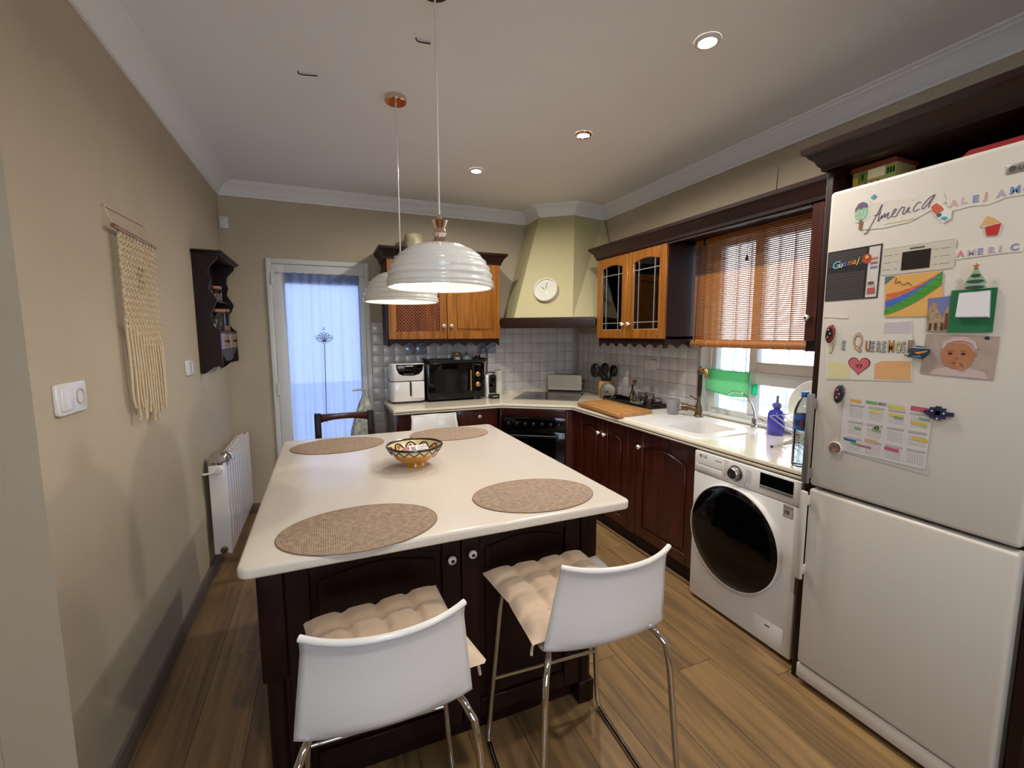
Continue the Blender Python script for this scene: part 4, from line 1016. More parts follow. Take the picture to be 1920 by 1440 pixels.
MB().box(wx - .0015, wx, -2.905, -2.742, .782, .84).build('display', flat('08080A', .08), p)
MB().box(wx - .0025, wx, -2.905, -2.742, .768, .78).build('button_strip', K['alu'], p, bevel=.001)
MB().box(wx - .001, wx, -2.525, -2.365, .7815, .7835).build('drawer_line', K['print'], p)
MB().prism(rrect(-2.525, -2.35, .745, .78, .008), 'x', wx - .003, wx).build('detergent_drawer', K['enamel'], p, bevel=.0012)
for y, z in ((-2.552, .757), (-2.672, .752)):
    MB().lathe([(.0105, wx), (.0105, wx - .002), (.0085, wx - .0025), (0, wx - .0025)], (0, y, z), 20, axis='x').build('button', K['enamel'], p, smooth=True)
    MB().tube([(wx - .0027, y + .0105 * math.cos(a), z + .0105 * math.sin(a)) for a in [2 * PI * k / 18 for k in range(18)]], .0007, 4, closed=True).build('button_ring', K['print'], p)
pl = MB()
for i in range(7):
    pl.box(wx - .0006, wx, -2.56 + .0 , -2.535, .768 + i * .011 + .005, .7695 + i * .011 + .005); pl.box(wx - .0006, wx, -2.695, -2.662, .768 + i * .0095, .7695 + i * .0095)
pl.build('programme_list', flat('8A837C'), p, kind='stuff')
rx, uz = (0, -1, 0), (0, 0, 1)
text('logo', 'LG', .021, p, (wx - .0003, -2.398, .822), rx, uz, flat('6B6560'), bold=.0003)
MB().lathe([(.0085, wx), (.0085, wx - .0012), (0, wx - .0012)], (0, -2.381, .8295), 16, axis='x').build('logo_disc', flat('8A817C'), p)
sm = MB()
for i in range(4): sm.box(wx - .0006, wx, -2.487 - i * .01, -2.48 - i * .01, .8225, .8275)
sm.build('small_print', flat('6B6560'), p)
bd = MB().box(wx - .0008, wx, -2.91, -2.866, .676, .728).build('badge', flat('B5ABA4'), p)
text('badge_text', '10', .026, bd, (wx - .0012, -2.868, .688), rx, uz, K['print'], bold=.0006)
for q in ((-2.9105, -2.8655, .7275, .7285), (-2.9105, -2.8655, .6755, .6765), (-2.9105, -2.9095, .6755, .7285), (-2.8665, -2.8655, .6755, .7285), (-2.908, -2.868, .716, .7185)):
    MB().box(wx - .0012, wx - .0002, *q).build('badge_line', K['print'], bd)
MB().box(wx - .0008, wx, -2.9, -2.748, .03, .142).build('filter_hatch', K['enamel'], p, bevel=.0006)
MB().box(wx - .0012, wx, -2.835, -2.81, .112, .12).build('hatch_slot', flat('5A534D'), p)
for y in (wy0 + .05, wy1 - .05):
    for x in (2.66, 3.1): MB().lathe([(.02, 0), (.02, .02)], (x, y, 0), 12).build('foot', K['black'], p)

# ================================================================== fridge
p = thing('fridge_freezer', 'tall white fridge freezer covered in notes and magnets', 'fridge', (2.86, -3.315, 0))
FX, fy0, fy1 = 2.506, -3.617, -3.013
MB().box(2.562, 3.19, fy0 + .004, fy1 - .004, .03, 2.015).build('body', K['fridge'], p, bevel=.006)
MB().box(FX, 2.56, fy0, fy1, .874, 2.018).build('upper_door', K['fridge'], p, bevel=.014, seg=4)
MB().box(FX, 2.56, fy0, fy1, .098, .862).build('lower_door', K['fridge'], p, bevel=.014, seg=4)
MB().box(FX + .004, 2.562, fy0, fy1, .03, .092).build('plinth', K['fridge'], p, bevel=.004)
MB().box(2.552, 2.57, fy0 + .006, fy1 - .006, .86, .876).build('door_gasket', K['shadow'], p)
for x in (2.6, 3.1):
    for y in (fy0 + .06, fy1 - .06): MB().lathe([(.02, 0), (.02, .03)], (x, y, 0), 12).build('foot', K['black'], p)
for z0, z1, mt in ((.885, 1.25, K['alu']), (.475, .852, K['fridge'])):
    h_ = MB().prism(rrect(-3.027, -2.999, z0, z1, .006), 'x', 2.475, 2.488).box(2.486, 2.512, -3.024, -3.014, z0 + .02, z0 + .06).box(2.486, 2.512, -3.024, -3.014, z1 - .06, z1 - .02).build('handle', mt, p, bevel=.004)
# printed control panel
cpn = MB().prism(rrect(-3.404, -3.206, 1.687, 1.775, .008), 'x', FX - .0008, FX + .001).build('touch_panel', flat('C4BDAF', .35), p)
MB().box(FX - .0014, FX - .0006, -3.342, -3.265, 1.697, 1.757).build('touch_display', flat('2A2521', .12), cpn)
sm = MB()
for i in range(6): sm.box(FX - .0013, FX - .0007, -3.2905 - i * .0068, -3.285 - i * .0068, 1.7625, 1.768)
sm.build('small_print', flat('4A443E'), cpn)
sq = MB()
for i in range(3):
    for y0_, y1_ in ((-3.236, -3.212), (-3.254, -3.243), (-3.36, -3.35), (-3.39, -3.366)):
        sq.box(FX - .001, FX - .0006, y0_ - .0, y1_, 1.704 + i * .0235, 1.7055 + i * .0235)
sq.build('panel_symbols', flat('6E675E'), cpn, kind='stuff')
for yb in (-3.4045, -3.2055): MB().box(FX - .001, FX - .0004, yb - .0005, yb + .0005, 1.693, 1.769).build('panel_line', flat('8E877C'), cpn)
for zb in (1.6865, 1.7755): MB().box(FX - .001, FX - .0004, -3.4, -3.21, zb - .0004, zb + .0004).build('panel_line', flat('8E877C'), cpn)
bd = MB().box(FX - .002, FX, -3.56, -3.497, 1.932, 1.957).build('badge', K['alu'], p, bevel=.0008)
MB().lathe([(.0075, FX - .002), (.0075, FX - .003), (0, FX - .003)], (0, -3.509, 1.9445), 18, axis='x').build('badge_disc', flat('4B4743'), bd)
text('badge_text', 'LG', .016, bd, (FX - .0022, -3.521, 1.9385), rx, uz, flat('4B4743'), bold=.0003)

def sheet(name, lab, cat, poly, mt, lay=1, th=.0007, grp=None):
    x1 = FX - .0006 * lay
    o = MB().prism(poly, 'x', x1 - th, x1).build(name, mt, None)
    return tag(o, lab, cat, grp)
def pr(parent, name, poly, mt, lay=2, th=.0005):
    x1 = FX - .0006 * lay
    return MB().prism(poly, 'x', x1 - th, x1).build(name, mt, parent)
def ln(parent, name, pts, r, mt, lay=2):
    x = FX - .0006 * lay - .0004
    return MB().tube([(x, y, z) for y, z in pts], r, 5).build(name, mt, parent)
def tx(parent, body, size, y, z, mt, lay=2, **k): return text(k.pop('name', 'lettering'), body, size, parent, (FX - .0006 * lay - .0004, y, z), rx, uz, mt, **k)
# America strip
s = sheet('name_strip', 'paper strip with a purple cursive handwritten word at the fridge top', 'note', [(-3.15, 1.945), (-3.27, 1.93), (-3.36, 1.923), (-3.368, 1.892), (-3.314, 1.868), (-3.278, 1.852), (-3.197, 1.848), (-3.135, 1.857)], M('strip_paper', 'D3CCBF', rough=.8))
def script(parent, strokes, y, z, size, mt, slant=.3, rise=.06, r=.0011, lay=2):
    for st in strokes:
        pts = smoothpts([(y - size * (px + slant * pz), 0, z + size * (pz + rise * px)) for px, pz in st], 2)
        ln(parent, 'lettering', [(q.x, q.z) for q in pts], r, mt, lay)
script(s, [[(0, -.45), (.12, -.5), (.25, -.1), (.35, .55), (.4, .95), (.42, .5), (.5, .0)], [(.2, .35), (.5, .4)],
           [(.55, 0), (.6, .35), (.63, .02), (.72, .42), (.76, .02), (.88, .42), (.9, .03), (1.0, .02)],
           [(1.0, .02), (1.15, .2), (1.22, .4), (1.08, .42), (1.08, .05), (1.3, .03)], [(1.3, .03), (1.4, .45), (1.48, .38), (1.56, .4), (1.55, .03), (1.68, .05)],
           [(1.68, .05), (1.77, .42), (1.78, .03), (1.9, .08)], [(1.8, .62), (1.81, .6)],
           [(2.22, .38), (2.08, .46), (1.96, .2), (2.06, .0), (2.25, .1)], [(2.68, .6), (2.45, .5), (2.32, .15), (2.42, .0), (2.58, .3), (2.7, .66), (2.6, .2), (2.64, .02), (2.75, .1)]], -3.15, 1.873, .066, flat('5E4A76'))
ln(s, 'squiggle', [(-3.205 - .011 * i, 1.859 + .003 * (i % 2)) for i in range(9)], .0007, flat('C9C06A'))
s = sheet('lolly_sticker', 'green and purple ice lolly sticker left of the cursive paper strip', 'sticker', rrect(-3.156, -3.102, 1.884, 1.962, .024), K['paper'], 2)
pr(s, 'lolly_body', rrect(-3.15, -3.108, 1.89, 1.95, .02), flat('8FB795'), 3.4)
pr(s, 'lolly_icing', [(-3.108, 1.925), (-3.108, 1.935), (-3.118, 1.951), (-3.132, 1.954), (-3.145, 1.946), (-3.15, 1.935), (-3.143, 1.93), (-3.136, 1.936), (-3.128, 1.929), (-3.118, 1.934)], flat('6A5574'), 4.3)
pr(s, 'lolly_stick', rrect(-3.135, -3.124, 1.857, 1.892, .005), flat('8A5A3C'), 3.4)
pr(s, 'hearts', [(-3.155, 1.962), (-3.165, 1.972), (-3.172, 1.965), (-3.163, 1.955)], flat('3E9CB4'), 3.4)
for y, z in ((-3.117, 1.915), (-3.13, 1.92), (-3.14, 1.912), (-3.12, 1.9), (-3.136, 1.9)): pr(s, 'sprinkle', ell(y, z, .0022, .0022, 8), flat('E8E6E0'), 4.4)
s = sheet('flower_sticker', 'orange and blue sticker at the end of the cursive paper strip', 'sticker', [(-3.328, 1.888), (-3.343, 1.90), (-3.36, 1.888), (-3.385, 1.86), (-3.384, 1.838), (-3.366, 1.829), (-3.35, 1.85), (-3.336, 1.868)], K['paper'], 3)
pr(s, 'orange_patch', [(-3.332, 1.886), (-3.344, 1.895), (-3.358, 1.882), (-3.365, 1.87), (-3.348, 1.858), (-3.337, 1.87)], flat('C4573C'), 4.4)
pr(s, 'blue_dot', ell(-3.354, 1.856, .006, .006, 12), flat('1F6474'), 4.9); pr(s, 'blue_dot', ell(-3.368, 1.843, .008, .005, 12, .3), flat('2F9DB6'), 4.9)
# second name strip
s = sheet('name_strip', 'wavy paper strip with pastel capital letters at the upper right', 'note', [(-3.366, 1.90), (-3.428, 1.899), (-3.491, 1.901), (-3.54, 1.904), (-3.56, 1.90), (-3.56, 1.872), (-3.539, 1.866), (-3.506, 1.869), (-3.465, 1.858), (-3.43, 1.864), (-3.38, 1.86)], bpy.data.materials['strip_paper'])
for i, (ch_, cl) in enumerate(zip('ALEJAMO', ('C9A3A0', 'BDA9B0', '7C86B4', 'C58E98', 'AE9DAE', '6E86B8', 'B98BA0'))): tx(s, ch_, .027, -3.378 - i * .0262, 1.8735 + (.002 if i % 2 else 0), flat(cl), bold=.0012)
s = sheet('cupcake_sticker', 'red cupcake cut-out below the wavy strip', 'sticker', [(-3.452, 1.799), (-3.467, 1.83), (-3.482, 1.82), (-3.499, 1.803), (-3.501, 1.796), (-3.4955, 1.766), (-3.469, 1.768), (-3.4645, 1.794)], K['paper'])
pr(s, 'cake_top', [(-3.4535, 1.799), (-3.467, 1.828), (-3.482, 1.818), (-3.498, 1.802)], flat('C9A268')); pr(s, 'cake_case', [(-3.465, 1.796), (-3.499, 1.80), (-3.4945, 1.768), (-3.4705, 1.7695)], flat('B3211E'), 3)
s = sheet('name_strip', 'short paper strip with faint lilac capital letters above the clipboard', 'note', [(-3.404, 1.744), (-3.54, 1.742), (-3.55, 1.735), (-3.548, 1.712), (-3.52, 1.714), (-3.405, 1.712)], bpy.data.materials['strip_paper'])
for i, (ch_, cl) in enumerate(zip('AMERIC', ('BC7F84', 'B5A5B0', '8C86A8', 'AD9AAA', 'A79DB2', '7F86AC'))): tx(s, ch_, .025, -3.408 - i * .023, 1.7185, flat(cl), bold=.001)
# menu poster
s = sheet('menu_poster', 'black striped menu poster with colourful script lettering', 'poster', [(-3.023, 1.795), (-3.2045, 1.797), (-3.202, 1.612), (-3.023, 1.611)], flat('14110F'))
pr(s, 'menu_strip', [(-3.165, 1.791), (-3.2, 1.7915), (-3.198, 1.616), (-3.163, 1.616)], flat('C9C2BC'))
mlines = MB()
for i in range(30):
    z = 1.786 - i * .0059
    if 8 < i < 13: continue
    mlines.box(FX - .0016, FX - .0012, -3.155, -3.027, z, z + .0014)
mlines.build('menu_lines', flat('6F6A66'), s, kind='stuff')
for i, (ch_, cl) in enumerate(zip('Guanaju', ('6FB7C9', 'D9D2C9', '4F62B5', 'C46A35', 'D98A3C', 'CBB24A', 'B04A3C'))):
    tx(s, ch_, .038 if i == 0 else .031, -3.04 - (0 if i == 0 else .0235 + (i - 1) * .0158), 1.731 + i * .002, flat(cl), shear=.25, lay=3, bold=.0004)
pr(s, 'red_figure', ell(-3.16, 1.752, .014, .018, 16), flat('A5371F'), 3.2); pr(s, 'figure_face', ell(-3.16, 1.758, .006, .006, 12), flat('E1A34E'), 4.0)
for z, cl in ((1.745, 'A87A58'), (1.73, '9A5B58'), (1.715, '6C7B9C')): pr(s, 'strip_print', [(-3.172, z), (-3.194, z + .001), (-3.194, z + .009), (-3.172, z + .008)], flat(cl), 3)
pr(s, 'coffee_cup', ell(-3.178, 1.665, .011, .006, 16), flat('6B4A3A'), 3); pr(s, 'saucer', ell(-3.178, 1.658, .015, .004, 16), flat('A9A3A8'), 2.8)
pr(s, 'cake_slice', [(-3.168, 1.648), (-3.192, 1.65), (-3.194, 1.628), (-3.168, 1.626)], flat('A9524A'), 3)
s = sheet('rainbow_drawing', 'child drawing of an orange, blue and green rainbow', 'drawing', [(-3.221, 1.682), (-3.374, 1.682), (-3.392, 1.542), (-3.2305, 1.544)], flat('D3A159'), 2.2)
def band(nm, cl, a0, a1, b0, b1, lay):
    n_ = 14; lo = []; hi = []
    for i in range(n_ + 1):
        t = i / n_; y = -3.2285 - (.150) * t
        lo.append((y, a0 + (a1 - a0) * t - .012 * math.sin(PI * t))); hi.append((y, min(1.682, b0 + (b1 - b0) * t - .012 * math.sin(PI * t))))
    pr(s, nm, lo + hi[::-1], M('crayon_' + nm, cl, rough=.8, var=.35, vscale=60, stretch=(1, .5, 3)), lay)
band('red_band', 'C4683F', 1.598, 1.676, 1.622, 1.682, 3.4); band('blue_band', '3F62B4', 1.574, 1.66, 1.598, 1.682, 3.6); band('green_band', '3F8A2E', 1.55, 1.64, 1.57, 1.682, 3.8)
pr(s, 'sky_corner', [(-3.222, 1.681), (-3.25, 1.681), (-3.222, 1.655)], flat('3E6A7C'), 3.8)
ln(s, 'palm_sketch', [(-3.255, 1.675), (-3.252, 1.655), (-3.265, 1.662), (-3.275, 1.648), (-3.29, 1.656), (-3.30, 1.645)], .0008, flat('7A4A1E'), 4.4)
# building photo, clipboard, tree
s = sheet('building_photo', 'small photo of an old stone church left of the green clipboard', 'photo', [(-3.348, 1.5985), (-3.412, 1.603), (-3.412, 1.491), (-3.352, 1.492)], flat('6B72A0', .3), 3.6)
pr(s, 'church', [(-3.3525, 1.4925), (-3.3505, 1.56), (-3.358, 1.582), (-3.366, 1.59), (-3.376, 1.566), (-3.388, 1.535), (-3.395, 1.56), (-3.402, 1.573), (-3.41, 1.56), (-3.41, 1.4925)], M('photo_stone', '9C8468', rough=.4, var=.4, vscale=90), 5)
for y in (-3.36, -3.374, -3.39): pr(s, 'church_window', [(y + .003, 1.497), (y - .003, 1.497), (y - .003, 1.52), (y + .003, 1.52)], flat('3A2C22'), 6)
pr(s, 'church_window', [(-3.395, 1.5), (-3.403, 1.5), (-3.402, 1.55), (-3.396, 1.55)], flat('6E2F2C'), 6)
s = thing('clipboard', 'green clipboard with a white notepad and a small tree clip', 'clipboard', (FX, -3.457, 1.49))
MB().box(FX - .005, FX - .0032, -3.508, -3.405, 1.49, 1.6185).build('board', M('green_card', '14673F', rough=.6), s)
pd = MB().prism([(-3.4275, 1.608), (-3.493, 1.609), (-3.497, 1.536), (-3.424, 1.537)], 'x', FX - .013, FX - .005).build('notepad', M('notepad_paper', 'DAD8DA', rough=.8), s)
MB().prism([(-3.43, 1.609), (-3.4945, 1.612), (-3.499, 1.5325), (-3.4265, 1.5345)], 'x', FX - .0075, FX - .0051).build('pad_back', M('notepad_back', 'C6C4CC', rough=.8), s)
t_ = MB().prism([(-3.461, 1.683), (-3.45, 1.66), (-3.436, 1.634), (-3.442, 1.63), (-3.436, 1.617), (-3.489, 1.617), (-3.483, 1.63), (-3.488, 1.634), (-3.473, 1.66)], 'x', FX - .0152, FX - .0135).build('tree_clip', M('tree_pale_green', '8FA58A', rough=.5), s)
for cz, hw in ((1.657, .011), (1.64, .02), (1.6225, .022)): MB().prism(ell(-3.462, cz, hw, .005, 16), 'x', FX - .016, FX - .0152).build('tree_stripe', flat('1F4636'), t_)
st_ = [(-3.461 + (.010 if i % 2 == 0 else .0042) * math.sin(i * PI / 5), 1.684 + (.010 if i % 2 == 0 else .0042) * math.cos(i * PI / 5)) for i in range(10)]
MB().prism(st_, 'x', FX - .0165, FX - .015).build('star', flat('B4632E'), t_)
# te queremos drawing
s = sheet('lettered_drawing', 'child drawing reading TE QUEREMOS with a red heart', 'drawing', [(-3.029, 1.519), (-3.2, 1.529), (-3.309, 1.531), (-3.318, 1.455), (-3.327, 1.329), (-3.05, 1.311)], M('drawing_paper', 'CFC9BD', rough=.8))
pr(s, 'lilac_patch', [(-3.23, 1.49), (-3.312, 1.487), (-3.307, 1.527), (-3.232, 1.524)], flat('BBB0B8')); pr(s, 'orange_patch', [(-3.215, 1.327), (-3.323, 1.332), (-3.318, 1.396), (-3.235, 1.392), (-3.212, 1.38)], flat('CE9D6C')); pr(s, 'yellow_patch', [(-3.06, 1.316), (-3.135, 1.322), (-3.13, 1.375), (-3.052, 1.38)], flat('CFC795'))
out = K['print']
def letter(ch_, size, y, z, fill, xs=.56):
    tx(s, ch_, size, y, z, out, lay=3, bold=.0017, xs=xs); tx(s, ch_, size, y, z, flat(fill), lay=3.9, bold=.0, xs=xs)
letter('J', .085, -3.058, 1.432, 'D6CB86', .5); letter('E', .045, -3.098, 1.428, '9DBAC4', .55)
letter('Q', .082, -3.135, 1.432, 'CBA184', .5)
for i, (ch_, cl, sz) in enumerate(zip('UEREMOS', ('C06A3A', '8FB2BE', 'B5A6B4', '8FB2BE', 'C9853C', 'C3C274', 'BBB0B8'), (.052, .05, .052, .05, .056, .048, .052))): letter(ch_, sz, -3.178 - i * .0175 - (.005 if i > 4 else 0), 1.424, cl, .44)
for i in range(3): letter('I', .056, -3.304 - i * .0065, 1.425, 'A9836A', .4)
for i in range(2): pr(s, 'dot', ell(-3.301 - i * .007, 1.415, .0022, .0022, 10), out, 3)
hp_ = [(-3.162 - .001 * 16 * math.sin(t) ** 3 * 2.1, 1.372 + .0021 * (13 * math.cos(t) - 5 * math.cos(2 * t) - 2 * math.cos(3 * t) - math.cos(4 * t))) for t in [2 * PI * k / 40 for k in range(40)]]
hc = (-3.162, 1.366)
pr(s, 'heart_outline', [(hc[0] + (y - hc[0]) * 1.09, hc[1] + (z - hc[1]) * 1.09) for y, z in hp_], out, 2.4); pr(s, 'heart', hp_, flat('BE5C62'), 3.3)
tx(s, 'Y7', .02, -3.152, 1.362, out, lay=4.2)
tp_ = sheet('paper_tape', 'short strip of pale tape near the left edge of the fridge door', 'tape', [(-3.022, 1.556), (-3.112, 1.549), (-3.112, 1.543), (-3.022, 1.55)], flat('DCCFBE'))
# baby photo
s = sheet('baby_photo', 'printed photo of a baby in a pink hat', 'photo', [(-3.352, 1.4855), (-3.5245, 1.478), (-3.521, 1.35), (-3.345, 1.357)], M('photo_blanket', 'A39388', rough=.3, var=.12, vscale=30), 1.2)
skin = flat('A8714F', .4); hatm = M('photo_hat', 'AE8F90', rough=.4, var=.12, vscale=60)
pr(s, 'hat', ell(-3.435, 1.443, .041, .037, 32), hatm, 2.4); pr(s, 'photo_shirt', [(-3.37, 1.3565), (-3.38, 1.372), (-3.41, 1.383), (-3.46, 1.383), (-3.5, 1.372), (-3.51, 1.352)], flat('BBA7A2', .4), 2.4)
pr(s, 'face', ell(-3.434, 1.418, .0385, .041, 32, .05), skin, 3.3)
for y in (-3.4735, -3.398): pr(s, 'ear', ell(y, 1.424, .005, .008, 14), skin, 3.2)
pr(s, 'hat_brim', [(-3.40, 1.44), (-3.408, 1.456), (-3.425, 1.464), (-3.448, 1.464), (-3.466, 1.455), (-3.474, 1.438), (-3.48, 1.442), (-3.472, 1.464), (-3.45, 1.476), (-3.42, 1.475), (-3.398, 1.46), (-3.393, 1.442)], flat('C0A6A4', .4), 4.1)
for y in (-3.417, -3.448): pr(s, 'eye', ell(y, 1.425, .0055, .003, 14), flat('1E1410', .3), 4.4); pr(s, 'eyebrow', ell(y, 1.434, .007, .0011, 12), flat('7A4F38', .5), 4.4)
pr(s, 'nose', ell(-3.433, 1.411, .0045, .003, 12), flat('955D41', .5), 4.4); pr(s, 'mouth', ell(-3.43, 1.396, .008, .0024, 14, .1), flat('7C4038', .4), 4.4)
pr(s, 'hand', ell(-3.446, 1.39, .012, .016, 18, -.5), flat('B07A58', .4), 4.9)
for i in range(3): ln(s, 'finger_line', [(-3.44 - i * .004, 1.40 - i * .001), (-3.447 - i * .003, 1.385 - i * .001)], .0005, flat('7C4A33', .5), 5.6)
pr(s, 'photo_button', ell(-3.497, 1.473, .006, .005, 14), flat('24222A'), 2.6)
# magnets
def oval_magnet(lab, y, z, a, b_, rot, c1, c2):
    g = thing('oval_magnet', lab, 'magnet', (FX, y, z), 0, 'oval painted magnets on the fridge')
    q = ell(0, 0, a, b_, 24, rot)
    def f(u, v):
        k = (1 - v) ; yy, zz_ = q[int(round(u * 24)) % 24]
        return (FX - .003 - .009 * math.sin(v * PI / 2), y + yy * math.cos(v * PI / 2), z + zz_ * math.cos(v * PI / 2))
    MB().grid(f, 24, 7, wrap=True).build('magnet_body', c1, g, smooth=True)
    MB().prism([(y + yy * .62, z + zz_ * .62) for yy, zz_ in q], 'x', FX - .0122, FX - .0095).build('painted_figure', c2, g)
    for k in range(3): MB().ball((FX - .0122, y + .3 * a * math.cos(k * 2 + 1), z + (k - 1) * b_ * .4), .0028, 6, 4).build('painted_dot', flat('C9B7A8'), g)
mb = M('magnet_navy', '161A24', rough=.25, var=.6, vscale=90); mr_ = M('magnet_red', '7E2320', rough=.25, var=.3, vscale=90)
oval_magnet('red oval painted magnet over the lettered drawing', -3.054, 1.487, .017, .036, .12, mr_, mb)
oval_magnet('dark green oval painted magnet at the calendar corner', -3.103, 1.26, .018, .037, .16, M('magnet_green', '23352F', rough=.25, var=.4, vscale=90), M('magnet_plum', '4A1F35', rough=.3, var=.5, vscale=90))
g = thing('round_magnet', 'round photo magnet at the lower left of the calendar', 'magnet', (FX, -3.104, 1.05))
MB().lathe([(.0245, FX - .001), (.0245, FX - .004), (.023, FX - .0055), (0, FX - .0055)], (0, -3.104, 1.05), 28, axis='x').build('magnet_body', K['paper'], g, smooth=True)
MB().prism(ell(-3.104, 1.05, .021, .021, 24), 'x', FX - .0062, FX - .0054).build('picture', M('magnet_picture', '7E6258', rough=.35, var=.7, vscale=60), g)
g = thing('butterfly_magnet', 'striped blue and orange fish magnet between drawing and baby photo', 'magnet', (FX, -3.34, 1.43))
MB().prism([(-3.309, 1.408), (-3.318, 1.425), (-3.31, 1.432), (-3.318, 1.44), (-3.335, 1.448), (-3.355, 1.444), (-3.37, 1.434), (-3.364, 1.418), (-3.35, 1.405), (-3.33, 1.409)], 'x', FX - .012, FX - .004).build('magnet_body', M('magnet_blue', '2A3A50', rough=.3), g, bevel=.002)
for q, cl in (([(-3.318, 1.44), (-3.365, 1.437), (-3.362, 1.441), (-3.325, 1.444)], '8FA0AC'), ([(-3.33, 1.425), (-3.366, 1.433), (-3.36, 1.427), (-3.34, 1.42)], 'D0863A'), ([(-3.318, 1.413), (-3.345, 1.416), (-3.35, 1.41), (-3.33, 1.411)], '54809C')): MB().prism(q, 'x', FX - .0132, FX - .0118).build('stripe', flat(cl), g)
g = thing('cross_magnet', 'dark blue ornate cross magnet on its side at the calendar edge', 'magnet', (FX, -3.407, 1.235))
nv = M('navy_enamel', '23264A', rough=.3, var=.3, vscale=80)
b = MB().box(FX - .01, FX - .003, -3.443, -3.375, 1.2285, 1.2415).box(FX - .01, FX - .003, -3.411, -3.398, 1.213, 1.257)
for y, z in ((-3.39, 1.246), (-3.39, 1.224), (-3.417, 1.246), (-3.417, 1.224), (-3.375, 1.235)): b.box(FX - .0098, FX - .003, y - .006, y + .006, z - .006, z + .006)
b.build('magnet_body', nv, g)
for y, z in ((-3.4045, 1.217), (-3.42, 1.236), (-3.39, 1.24)): MB().ball((FX - .0105, y, z), .003, 8, 5).build('gem', flat('A9B4C4', .2), g)
# calendar
s = sheet('wall_calendar', 'printed 2023 year calendar with highlighter marks', 'calendar', [(-3.119, 1.255), (-3.39, 1.249), (-3.383, 1.043), (-3.119, 1.046)], M('calendar_paper', 'C6C1BD', rough=.7), 2.4)
sheet('paper_sheet', 'pale sheet showing below the calendar', 'paper', [(-3.115, 1.05), (-3.117, 1.043), (-3.398, 1.026), (-3.393, 1.06)], flat('B9B2AE'), 1)
tx(s, '2023', .013, -3.2335, 1.2365, K['print'], lay=3.7)
hl = [(0, 0, 'C9953E', .0, .045), (1, 0, '6FA06A', 0, .05), (2, 0, 'C9B744', 0, .055), (3, 0, 'B45570', 0, .05)]
grid = MB(); heads = MB()
for i in range(4):
    for j in range(3):
        y = -3.142 - i * .0625; z = 1.228 - j * .062
        heads.box(FX - .0026, FX - .0020, y - .05, y, z - .009, z - .001)
        for r_ in range(5):
            for c_ in range(7): grid.box(FX - .0026, FX - .0020, y - .004 - c_ * .0066 - .0028, y - .004 - c_ * .0066, z - .017 - r_ * .0072 - .002, z - .017 - r_ * .0072)
heads.build('month_headers', flat('A59FA2'), s, kind='stuff'); grid.build('day_numbers', flat('837E82'), s, kind='stuff')
for y, z, wd_, hg, cl in ((-3.145, 1.236, .036, .010, 'C9953E'), (-3.195, 1.236, .036, .012, '6C9E68'), (-3.264, 1.232, .05, .011, 'C9B744'), (-3.33, 1.232, .05, .016, 'AE4F68'), (-3.213, 1.206, .03, .012, 'CDBF6A'), (-3.27, 1.203, .04, .012, 'CDBB50'), (-3.337, 1.186, .04, .012, 'C9B040'), (-3.165, 1.136, .022, .009, '6C9E68'), (-3.222, 1.14, .028, .008, '7C9A3A'), (-3.342, 1.135, .042, .011, 'C9B040'), (-3.132, 1.088, .042, .010, '2A5AA0'), (-3.158, 1.078, .022, .008, '5C9A55'), (-3.202, 1.095, .04, .014, 'C98F3E'), (-3.18, 1.076, .045, .007, 'B44A66'), (-3.265, 1.083, .043, .011, 'B4486A'), (-3.285, 1.196, .025, .009, '7FA07A'), (-3.356, 1.204, .028, .009, '7FA07A')):
    pr(s, 'highlight', [(y, z), (y - wd_, z - .002), (y - wd_, z + hg - .002), (y, z + hg)], flat(cl), 3.8, .0003)
tx(s, '-O', .016, -3.226, 1.149, K['print'], lay=4.2, bold=.0006)

# things on top of the fridge
p = thing('house_tin', 'painted tin shaped like a house on top of the fridge', 'tin', (2.68, -3.1, 2.0155))
MB().box(2.62, 2.74, -3.165, -3.02, 2.0155, 2.098).build('tin_body', flat('B7A56A', .4), p, bevel=.002)
MB().prism([(-3.172, 2.098), (-3.013, 2.098), (-3.02, 2.114), (-3.165, 2.114)], 'x', 2.612, 2.748).build('roof', flat('7E3B26', .4), p)
for a, b_, z0, z1, cl in ((-3.04, -3.024, 2.02, 2.078, 'E8B93A'), (-3.072, -3.042, 2.055, 2.093, '6E9440'), (-3.165, -3.132, 2.05, 2.092, '8DAE5A'), (-3.13, -3.074, 2.062, 2.095, 'F2EAC0'), (-3.125, -3.045, 2.03, 2.05, 'E0A850')): MB().box(2.6185, 2.6202, a, b_, z0, z1).build('painted_wall', flat(cl, .4), p)
for a, z0 in ((-3.057, 2.064), (-3.14, 2.064), (-3.149, 2.064), (-3.158, 2.064), (-3.07, 2.032), (-3.09, 2.032), (-3.11, 2.032)): MB().box(2.6178, 2.6186, a - .003, a + .003, z0, z0 + .02).build('painted_window', flat('1E1A18', .4), p)
o = MB().prism([(-3.38, 2.019), (-3.60, 2.019), (-3.60, 2.036), (-3.40, 2.036)], 'x', 2.53, 2.72).build('red_tray', M('red_lacquer', '8A1F26', rough=.35), None); tag(o, 'dark red tray lying on top of the fridge', 'tray')
